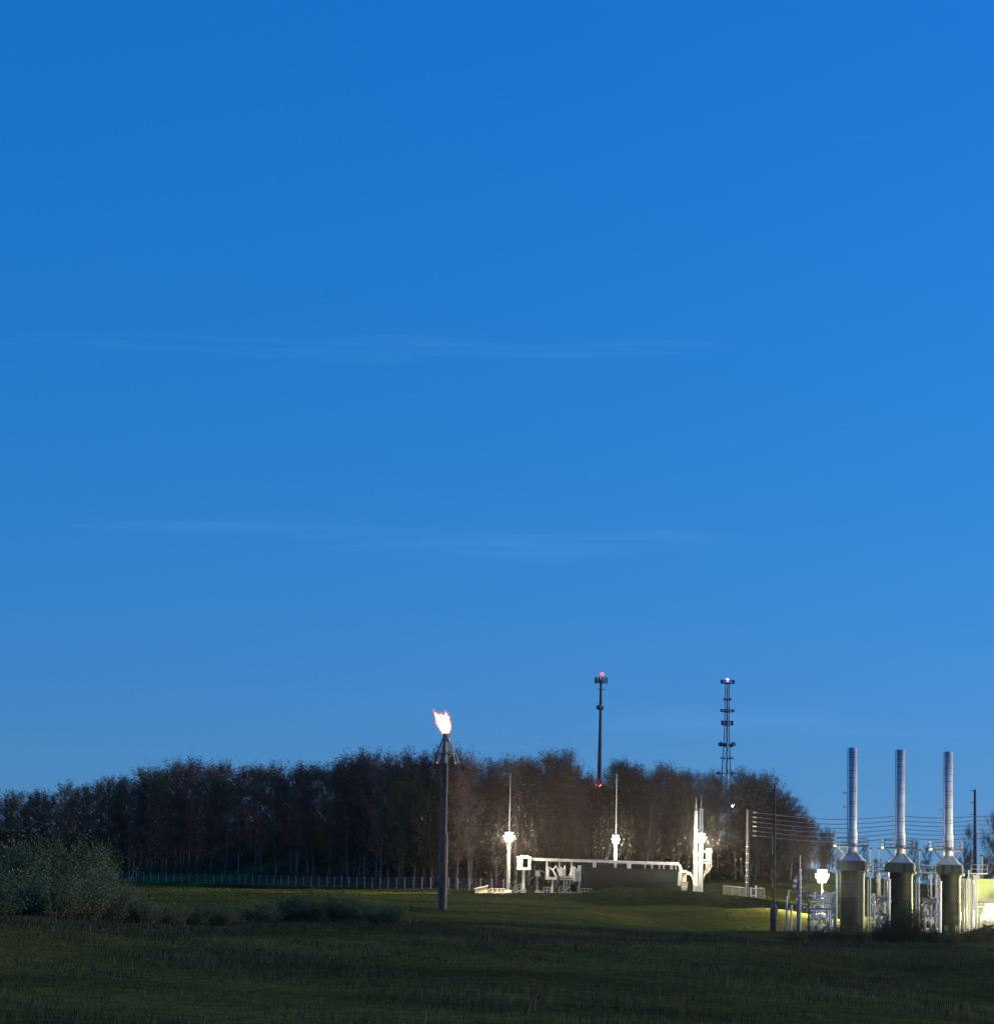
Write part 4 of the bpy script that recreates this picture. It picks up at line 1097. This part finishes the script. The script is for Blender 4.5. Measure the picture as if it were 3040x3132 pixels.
# ------------------------------------------------------------------ heaters
HB = -3.0
def heater(px, D, extra, label):
    p = at(px, 2700, D); X = p.x; g = h1(X, D) - .15; k = D / F
    zz = lambda py: at(px + 4, py + (px - 2609) * .041, D).z
    h = thing('fired_heater', label, 'heater', (X, D, g), 'fired heaters in a row')
    RZ = R(-13)
    # body
    bo = MB().lathe((X, D, 0), [(1.36, g), (1.36, zz(2662))], 36).build('body', 'heater', h)
    for py in (2700, 2745, 2790): MB().lathe((X, D, zz(py)), [(1.36, -.05), (1.41, -.04), (1.41, .04), (1.36, .05)], 36, False).build('seam_band', 'heater', bo)
    for a in (R(250), R(300)):
        m = MB(); c_, s_ = math.cos(a), math.sin(a); m.box((X + 1.38 * c_, D + 1.38 * s_, g + 1.4), (.1, .5, .7), a); m.build('access_door', 'collar', bo)
    # collar with panels
    z0, z1 = zz(2664), zz(2636); w = 3.0
    col = MB().box((X, D, (z0 + z1) / 2), (w, w, z1 - z0), RZ).build('collar', 'collar', h)
    M = Matrix.Rotation(RZ, 3, 'Z')
    for fy in (-1, 0, 1, 2):
        for i in range(3):
            Mr = Matrix.Rotation(RZ + fy * math.pi / 2, 3, 'Z'); q = Vector((X, D, (z0 + z1) / 2)) + Mr @ Vector(((i - 1) * w / 3, -w / 2 - .03, 0))
            MB().box(q, (w / 3 - .12, .08, z1 - z0 - .12), RZ + fy * math.pi / 2).build('collar_panel', 'collar', col)
    MB().box((X, D, z1 + .03), (w + .12, w + .12, .08), RZ).build('ledge', 'darkgalv', col)
    # hood: square to round
    zb, ztop = z1 + .07, zz(2606); m = MB(); n = 32; lo, hi = [], []
    for i in range(n):
        a = 2 * math.pi * (i + .5) / n; c_, s_ = math.cos(a), math.sin(a); q = 1.32 / max(abs(c_), abs(s_))
        lo.append(Vector((X, D, zb)) + M @ Vector((c_ * q, s_ * q, 0))); hi.append(Vector((X, D, ztop)) + M @ Vector((c_ * .52, s_ * .52, 0)))
    # four flat faces + corner cones
    m.add(lo + hi, [(i, (i + 1) % n, n + (i + 1) % n, n + i) for i in range(n)], False)
    hood = m.build('hood', 'hood', h)
    for i in range(4):
        a = math.pi / 4 + i * math.pi / 2; A = Vector((X, D, zb)) + M @ Vector((1.33 * math.sqrt(2) * math.cos(a), 1.33 * math.sqrt(2) * math.sin(a), 0)); B = Vector((X, D, ztop)) + M @ Vector((.54 * math.cos(a), .54 * math.sin(a), 0))
        MB().bar(A, B, .09, .05).build('corner_strip', 'stackmetal', hood)
    MB().lathe((X, D, ztop), [(.5, -.08), (.58, -.04), (.58, .06), (.5, .1)], 24, False).build('hood_ring', 'stackmetal', hood)
    # stack
    st = MB().lathe((X, D, 0), [(.54, ztop), (.54, zz(2545)), (.48, zz(2540)), (.475, zz(2288)), (.44, zz(2288)), (.44, zz(2300))], 32, False).build('stack', 'stackmetal', h)
    for py in (2302, 2317, 2340, 2358, 2380, 2409, 2421, 2454, 2460, 2498, 2508, 2541, 2564, 2582):
        r = .48 if py < 2542 else .545
        MB().lathe((X, D, zz(py)), [(r - .01, -.03), (r + .015, -.025), (r + .015, .025), (r - .01, .03)], 32, False).build('seam_band', 'darkgalv', st)
    ld = MB()
    for s_ in (-.16, .16): ld.bar((X - .62, D + s_, zz(2590)), (X - .60, D + s_, zz(2290)), .04)
    z = zz(2590)
    while z < zz(2290): ld.bar((X - .61, D - .16, z), (X - .61, D + .16, z), .03); z += .4
    ld.build('ladder', 'darkgalv', st)
    for py in extra:
        m = MB(); z = zz(py); m.bar((X - .5, D - .1, z), (X - 1.1, D - .1, z + .05), .05); m.bar((X - .75, D - .1, z), (X - 1.15, D - .1, z + .16), .04); m.bar((X - .75, D - .1, z), (X - 1.2, D - .1, z - .15), .04); m.build('bracket', 'darkgalv', st)
    # platform
    zd = zz(2590); pl = MB(); xl, xr = -2.0, 1.55
    for cx_, cy_, sx, sy in ((-1.28, 0, 1.4, 2.6), (1.05, 0, 1.0, 2.6), (0, -.95, 1.2, .7), (0, .95, 1.2, .7)): pl.box((X + cx_, D + cy_, zd), (sx, sy, .1))
    deck = pl.build('platform', 'darkgalv', h)
    cor = [(xl, -1.3), (xr, -1.3), (xr, 1.3), (xl, 1.3)]
    for i in range(4):
        A = Vector((X + cor[i][0], D + cor[i][1], zd)); B = Vector((X + cor[(i + 1) % 4][0], D + cor[(i + 1) % 4][1], zd))
        if i == 0: pairs = [(A, A.lerp(B, .40)), (A.lerp(B, .72), B)]
        else: pairs = [(A, B)]
        for a, b_ in pairs:
            m = MB()
            for kz in (.45, .9): m.bar(a + Vector((0, 0, kz)), b_ + Vector((0, 0, kz)), .05)
            for f in (0, .5, 1): q = a.lerp(b_, f); m.bar(q, q + Vector((0, 0, .92)), .05)
            m.bar(a + Vector((0, 0, .08)), b_ + Vector((0, 0, .08)), .03, .16)
            m.build('railing', 'galv' if i in (1, 3) else 'darkgalv', deck)
    for sx in (-1.7, 1.3):
        for sy in (-.6, .6): MB().bar((X + sx, D + sy, zd), (X + sx * .45, D + sy, zd - 1.0), .08).build('strut', 'darkgalv', deck)
    # lagged downcomer on the right and its elbow into the collar
    xr = X + 1.18
    dc = MB().tube(elbow([(xr - .1, D - .78, zz(2864)), (xr - .1, D - .88, zz(2672)), (xr + .14, D - .88, zz(2662)), (xr + .14, D - .4, zz(2655))], .3), .185, 14).build('downcomer', 'lagging', h)
    for py in (2684, 2715, 2745, 2780, 2810): MB().lathe((xr - .1, D - .88 + .10 * (py - 2672) / 192, zz(py)), [(.18, -.03), (.21, -.025), (.21, .025), (.18, .03)], 14, False).build('lagging_band', 'lagging', dc)
    MB().ball((xr + .26, D - .9, zz(2664)), .24, 12).build('elbow_cap', 'lagging', dc)
    # side stairs / thin service pipes
    m = MB(); m.tube(elbow([(X + 1.85, D - .9, zz(2830)), (X + 1.85, D - .9, zz(2680)), (X + 2.1, D - .9, zz(2672)), (X + 2.1, D - .9, zz(2650))], .15), .10, 8); m.build('service_pipe', 'hood', h)
    m = MB(); m.tube([(X + 1.62, D - .6, zz(2845)), (X + 1.62, D - .6, zz(2690))], .08, 8); m.build('service_pipe', 'galv', h)
    return X, g, zz


HX = [heater(2607, 330, (2427, 2470), 'left heater with a tall metal stack, two brackets on its side'), heater(2754, 332, (), 'middle heater with a tall metal stack, a bush before its base'),
      heater(2901, 334, (2466,), 'right heater with a tall metal stack, nearest the green shed')]

# pipe bridges and skids between and beside the heaters
def pipe_skid(x0, x1, D, g, zz, label, seed, bright=True):
    rd = random.Random(seed); w = x1 - x0; t = thing('pipe_skid', label, 'pipework', ((x0 + x1) / 2, D, g))
    for py, r, m_ in ((2745, .11, 'galv'), (2762, .09, 'white'), (2790, .12, 'white'), (2815, .10, 'galv'), (2835, .13, 'white')):
        y = D + rd.uniform(-.9, .5); z = zz(py)
        MB().tube([(x0, y, z), (x1, y, z)], r, 10).build('pipe', m_, t)
        for f in (.12, .5, .86):
            q = x0 + w * f; MB().cyl((q - .05, y, z), (q + .05, y, z), r + .09, n=14).build('flange', m_, t)
    for i in range(3):
        x = x0 + w * (.18 + .32 * i + rd.uniform(-.06, .06)); y = D - .95; top = zz(rd.uniform(2735, 2800)); m = MB()
        m.tube(elbow([(x, y, g), (x, y, top), (x, y + .8, top)], .2), .08, 8); m.build('riser', 'white', t)
        v = MB(); zv = g + (top - g) * rd.uniform(.35, .8); v.ball((x, y, zv), .2, 12); v.cyl((x, y - .1, zv), (x, y - .42, zv), .05, n=8); v.tube([(x + .22 * math.cos(a), y - .42, zv + .22 * math.sin(a)) for a in np.linspace(0, 2 * math.pi, 17)], .025, 5, False)
        v.build('valve', 'white', t)
    for x in (x0 + .15, x1 - .15):
        MB().box((x, D - .5, (g + zz(2740)) / 2), (.14, .14, zz(2740) - g)).build('upright', 'galv', t)
    MB().bar((x0, D - .5, zz(2741)), (x1, D - .5, zz(2741)), .16, .2).build('cross_beam', 'galv', t)
    dr = MB(); yz = zz(2808); r = .36; xa, xb = x0 + w * .22, x1 - w * .2
    dr.tube([(xa - .1, D + .9, yz), (xa, D + .9, yz), (xb, D + .9, yz), (xb + .1, D + .9, yz)], [.2, r, r, .2], 18); dr.build('drum', 'white', t)
    for i in range(4):
        x = x0 + w * (.15 + .22 * i); z = zz(rd.uniform(2770, 2850)); m = MB(); m.box((x, D - .9, z), (.32, .25, .24)); m.cyl((x, D - .9, z + .1), (x, D - .9, z + .3), .07, n=8); m.build('actuator', 'tank', t)
    for i in range(22):
        xa_ = x0 + w * rd.uniform(.02, .8); ln_ = rd.uniform(.35, .9); z = zz(rd.uniform(2742, 2858)); y = D - rd.uniform(.5, 1.2); r = rd.uniform(.045, .1)
        m = MB(); m.tube(elbow([(xa_, y + .5, z), (xa_, y, z), (xa_ + ln_, y, z), (xa_ + ln_, y, z - rd.uniform(.2, .9))], .12), r, 8); m.build('branch_pipe', rd.choice(['white', 'white', 'galv', 'cream', 'lagging']), t)
        q = xa_ + ln_ * .5; m = MB(); m.cyl((q, y, z), (q, y, z + .3), r * 1.2, n=10); m.cyl((q, y, z + .3), (q, y, z + .36), r * 2.4, n=14); m.build('valve', rd.choice(['white', 'red', 'tank']) if rd.random() < .5 else 'white', t)
    MB().box(((x0 + x1) / 2, D, g + .08), (w, 2.2, .24)).build('base', 'concrete', t)


for i, (lab, seed) in enumerate([('pipework with valves between the left and middle heaters', 3), ('pipework with valves between the middle and right heaters', 8)]):
    x0, x1 = HX[i][0] + 2.25, HX[i + 1][0] - 1.75
    pipe_skid(x0, x1, 331, h1((x0 + x1) / 2, 331), HX[i][2], lab, seed)
g = h1(at(2960, 2800, 330).x, 330)
pipe_skid(HX[2][0] + 2.3, at(3120, 2800, 330).x, 331, g, HX[2][2], 'brightly lit pipework right of the right heater', 15)
x0_ = at(2470, 2780, 325).x; x1_ = at(2548, 2780, 325).x
pipe_skid(x0_, x1_, 326, h1((x0_ + x1_) / 2, 326), HX[0][2], 'low pipework left of the left heater, below the floodlight', 21)

# bridge pipes joining the heater tops
for i in range(2):
    zz = HX[i][2]; a, b_ = HX[i][0] + 1.75, HX[i + 1][0] - 1.72
    t = thing('pipe_bridge', ('pipe bridge between the left and middle heater collars', 'pipe bridge between the middle and right heater collars')[i], 'pipework', ((a + b_) / 2, 331, zz(2664)))
    for py, y, r, m_ in ((2640, 330.6, .06, 'galv'), (2652, 331, .05, 'darkgalv'), (2663, 331.2, .10, 'hood')): MB().tube([(a, y, zz(py)), (b_, y, zz(py))], r, 8).build('pipe', m_, t)
    for f in (.08, .33, .9):
        x = a + (b_ - a) * f; MB().bar((x, 331, zz(2666)), (x, 331, zz(2636)), .05).build('railing_post', 'galv', t)
    MB().box(((a + b_) / 2, 331, zz(2666)), (b_ - a, .9, .06)).build('walkway', 'darkgalv', t)
    for x in (b_ - .75, b_ - 1.05): MB().tube([(x, 330.5, zz(2668)), (x, 330.5, zz(2790))], .07, 8).build('riser', 'galv', t)
    # tall white exchanger beside the next heater
    q = b_ + .1; gz = h1(q, 330)
    ex = thing('vertical_exchanger', ('slim white upright vessel left of the middle heater', 'slim white upright vessel left of the right heater')[i], 'vessel', (q, 329.6, gz))
    MB().lathe((q, 329.6, 0), [(.19, gz), (.19, zz(2745)), (.19, zz(2692)), (.12, zz(2688)), (.05, zz(2687))], 18).build('shell', 'white', ex)
    for py in (2690, 2712, 2742): MB().lathe((q, 329.6, zz(py)), [(.19, -.05), (.25, -.04), (.25, .04), (.19, .05)], 18, False).build('flange', 'white', ex)
    MB().tube(elbow([(q, 329.6, zz(2688)), (q, 329.6, zz(2681)), (q - .5, 329.6, zz(2680)), (q - .5, 329.6, zz(2740))], .15), .06, 8).build('nozzle_pipe', 'galv', ex)
# upright vessel right of the last heater
zz = HX[2][2]; q = HX[2][0] + 2.0; gz = h1(q, 329)
ex = thing('vertical_exchanger', 'tall bright ribbed vessel right of the right heater', 'vessel', (q, 329, gz))
MB().lathe((q - .12, 329, 0), [(.27, gz), (.27, zz(2690)), (.18, zz(2683)), (.18, zz(2668))], 20).build('shell', 'white', ex)
for k in (-.18, 0, .18): MB().tube([(q + k - .1, 328.7, zz(2770)), (q + k - .1, 328.7, zz(2690))], .045, 6).build('tube', 'white', ex)
MB().tube([(q + .32, 328.8, gz), (q + .32, 328.8, zz(2668))], .09, 10).build('riser', 'white', ex)
MB().box((q + .25, 328.9, zz(2672)), (.7, .6, .55)).build('head_box', 'cream', ex)
lpz = MB(); lpz.bar((q + .9, 330, zz(2668)), (q + .9, 330, zz(2620)), .08)
MB().box((q + .7, 330, zz(2660)), (1.9, 1.2, .08)).build('platform', 'galv', ex)
for xx in (q - .2, q + .6, q + 1.6): MB().bar((xx, 329.4, zz(2660)), (xx, 329.4, zz(2633)), .05).build('railing_post', 'galv', ex)
for py in (2634, 2647): MB().bar((q - .2, 329.4, zz(py)), (q + 1.6, 329.4, zz(py)), .05).build('railing', 'galv', ex)
MB().bar((q + 1.15, 330, zz(2664)), (q + 1.15, 330, zz(2606)), .06).build('light_post', 'galv', ex)
MB().box((q + 1.05, 330, zz(2606)), (.35, .2, .16)).build('lamp_head', 'black', ex)

# low pipe rack left of the first heater
zz = lambda py, px=2490, D=318: at(px, py, D).z
xa, xb, xc, xd = (at(px, 2760, 318).x for px in (2440, 2474, 2476, 2552))
gr = h1((xa + xd) / 2, 318)
rk = thing('pipe_rack', 'rusty and pale pipe rack left of the left heater beside the windsock', 'pipework', ((xa + xd) / 2, 318, gr))
for x in (xa, xb, xd): MB().box((x, 318, (gr + zz(2726)) / 2), (.22, .22, zz(2726) - gr)).build('upright', 'wood_pole' if x != xd else 'galv', rk)
for py, a, b_, m_, r in ((2732, xa, xb, 'wood_pole', .10), (2760, xa, xb, 'wood_pole', .12), (2742, xb, (xb + xd) / 2, 'white', .09), (2752, xb + .3, xd - .6, 'white', .10), (2733, (xb + xd) / 2, xd, 'galv', .08), (2763, (xb + xd) / 2 - .3, xd, 'cream', .11), (2780, xa, xd, 'galv', .1)):
    MB().tube([(a, 317.8, zz(py)), (b_, 317.8, zz(py))], r, 8).build('pipe', m_, rk)
for px, py in ((2436, 2752), (2458, 2775), (2489, 2745), (2515, 2765), (2495, 2790), (2503, 2812), (2545, 2800)):
    q = at(px, py, 317.4); MB().ball(q, .15, 10).build('valve', 'white', rk); MB().cyl(q, (q.x, q.y + .4, q.z), .06, n=8).build('stub', 'galv', rk)
for px, y0 in ((2406, 2742), (2420, 2770), (2538, 2785)):
    q = at(px, y0, 312); MB().cyl((q.x, 312, h1(q.x, 312) - .1), (q.x, 312, q.z), .09, n=10).build('bollard', 'hood', rk)
q = at(2558, 2670, 316); pg = h1(q.x, 316)
bp_ = thing('pipe_post', 'slim pale blue pipe standing just left of the left heater', 'pipe', (q.x, 316, pg))
MB().tube(elbow([(q.x, 316, pg - .1), (q.x, 316, at(2558, 2672, 316).z), (q.x - .25, 316, at(2555, 2664, 316).z)], .1), .10, 8).build('pipe', 'hood', bp_)
MB().box((q.x - .3, 316, at(2553, 2664, 316).z), (.3, .2, .16)).build('lamp_head', 'galv', bp_)

# floodlight post behind the rack
p = at(2514, 2750, 345); g = GZ(p); X = p.x; zl = at(2513, 2681, 345).z
fpst = thing('light_post', 'slim light post with glaring floodlights left of the left heater', 'light post', (X, 345, g))
MB().lathe((X, 345, 0), [(.14, g - .2), (.09, zl + .3)], 10).build('post', 'cream', fpst)
MB().lathe((X, 345, g - .1), [(.35, 0), (.35, .5), (.14, .5)], 12).build('foundation', 'concrete', fpst)
flood_ring(fpst, (X, 345, zl), .72, 8, 'lamp_cool', tilt=8, w=.58, hh=.56)

# right edge: shed, tank, flood post
a, c = at(2964, 2800, 366), at(3160, 2800, 366); g = min(GZ(a), GZ(c)) - .2; z1 = at(2990, 2693, 366).z
sh = thing('green_shed', 'pale green ribbed metal shed lit brightly right of the heaters', 'shed', ((a.x + c.x) / 2, 366, g))
w = c.x - a.x; MB().box(((a.x + c.x) / 2, 368.6, (g + z1) / 2), (w, 5, z1 - g)).build('wall', 'shedgreen', sh)
for i in range(int(w / .32)):
    MB().box((a.x + .16 + i * .32, 366.06, (g + z1) / 2), (.14, .1, z1 - g - .1)).build('rib', 'shedgreen', sh)
MB().box(((a.x + c.x) / 2, 368.6, z1 + .08), (w + .5, 5.6, .16)).build('roof', 'shedgreen', sh)
for i in range(8): MB().box((a.x - .04, 366.4 + i * .6, (g + z1) / 2), (.1, .2, z1 - g - .1)).build('rib', 'cream', sh)
q = at(3028, 2785, 357); g = GZ(q); X = q.x
tk = thing('storage_tank', 'white domed tank standing before the green shed', 'tank', (X + .8, 357, g))
zt3 = at(3028, 2765, 357).z; MB().lathe((X + .8, 357, 0), [(1.6, g), (1.6, zt3 - .4), (1.5, zt3 - .1), (1.0, zt3 + .25), (.3, zt3 + .42), (.05, zt3 + .43)], 32).build('shell', 'tank', tk)
for z in (g + 1.2, g + 2.4): MB().lathe((X + .8, 357, z), [(1.6, -.05), (1.64, -.04), (1.64, .04), (1.6, .05)], 32, False).build('seam_band', 'tank', tk)
MB().cyl((X + .8, 357, zt3 + .4), (X + .8, 357, zt3 + .75), .18).build('vent', 'tank', tk)
p = at(3020, 2840, 344); g = GZ(p); X = p.x; zl = at(3020, 2800, 344).z
fr = thing('light_post', 'low light post with yellow white floodlights before the domed tank', 'light post', (X, 344, g))
MB().lathe((X, 344, 0), [(.12, g - .2), (.09, zl + .2)], 10).build('post', 'galv', fr)
flood_ring(fr, (X, 344, zl), .5, 7, 'lamp_yellow', tilt=8, w=.45, hh=.46)
# assumed floodlight mast out of view beyond the shed, added to light the stacks
p = at(3420, 2830, 318); g = GZ(p); X = p.x
assumed_mast = thing('light_post', 'assumed tall yard light mast with floodlights, out of view beyond the green shed', 'light post', (X, 318, g))
MB().lathe((X, 318, 0), [(.2, g - .2), (.11, g + 8.2)], 12).build('post', 'galv', assumed_mast)
flood_ring(assumed_mast, (X, 318, g + 8), .6, 7, 'lamp_assumed', tilt=4, w=.5, hh=.46)
# small dark yard lamps on thin poles behind the heaters
for px, py, D_, lab in [(2662, 2597, 380, 'thin unlit yard lamp behind the left pipe bridge'), (2688, 2597, 384, 'second thin unlit yard lamp behind the left pipe bridge'), (2812, 2602, 384, 'thin unlit yard lamp behind the right pipe bridge')]:
    q = at(px, py, D_); g = GZ(q); t = thing('yard_lamp', lab, 'lamp', (q.x, D_, g)); MB().lathe((q.x, D_, 0), [(.1, g - .2), (.05, q.z)], 8).build('post', 'galv', t); MB().box((q.x, D_ - .1, q.z + .05), (.42, .34, .2)).build('lamp_head', 'black', t)

# ------------------------------------------------------------------ haze volume, added so the floodlights get a soft glow
hm = bpy.data.materials.new('haze'); hm.use_nodes = True
_n = hm.node_tree.nodes; _n.remove(_n['Principled BSDF'])
pv = _n.new('ShaderNodeVolumePrincipled'); pv.inputs['Color'].default_value = (.92, .94, 1, 1); pv.inputs['Density'].default_value = 2.3e-5; pv.inputs['Anisotropy'].default_value = .985; hm.cycles.volume_sampling = 'MULTIPLE_IMPORTANCE'
hm.node_tree.links.new(pv.outputs[0], _n['Material Output'].inputs['Volume'])
m = MB(); m.box((0, 2690, 28), (8020, 6640, 74))
ho = m.build('haze', hm, kind='stuff', label='thin haze over the whole site, added for the glow around the lamps', cat='haze')
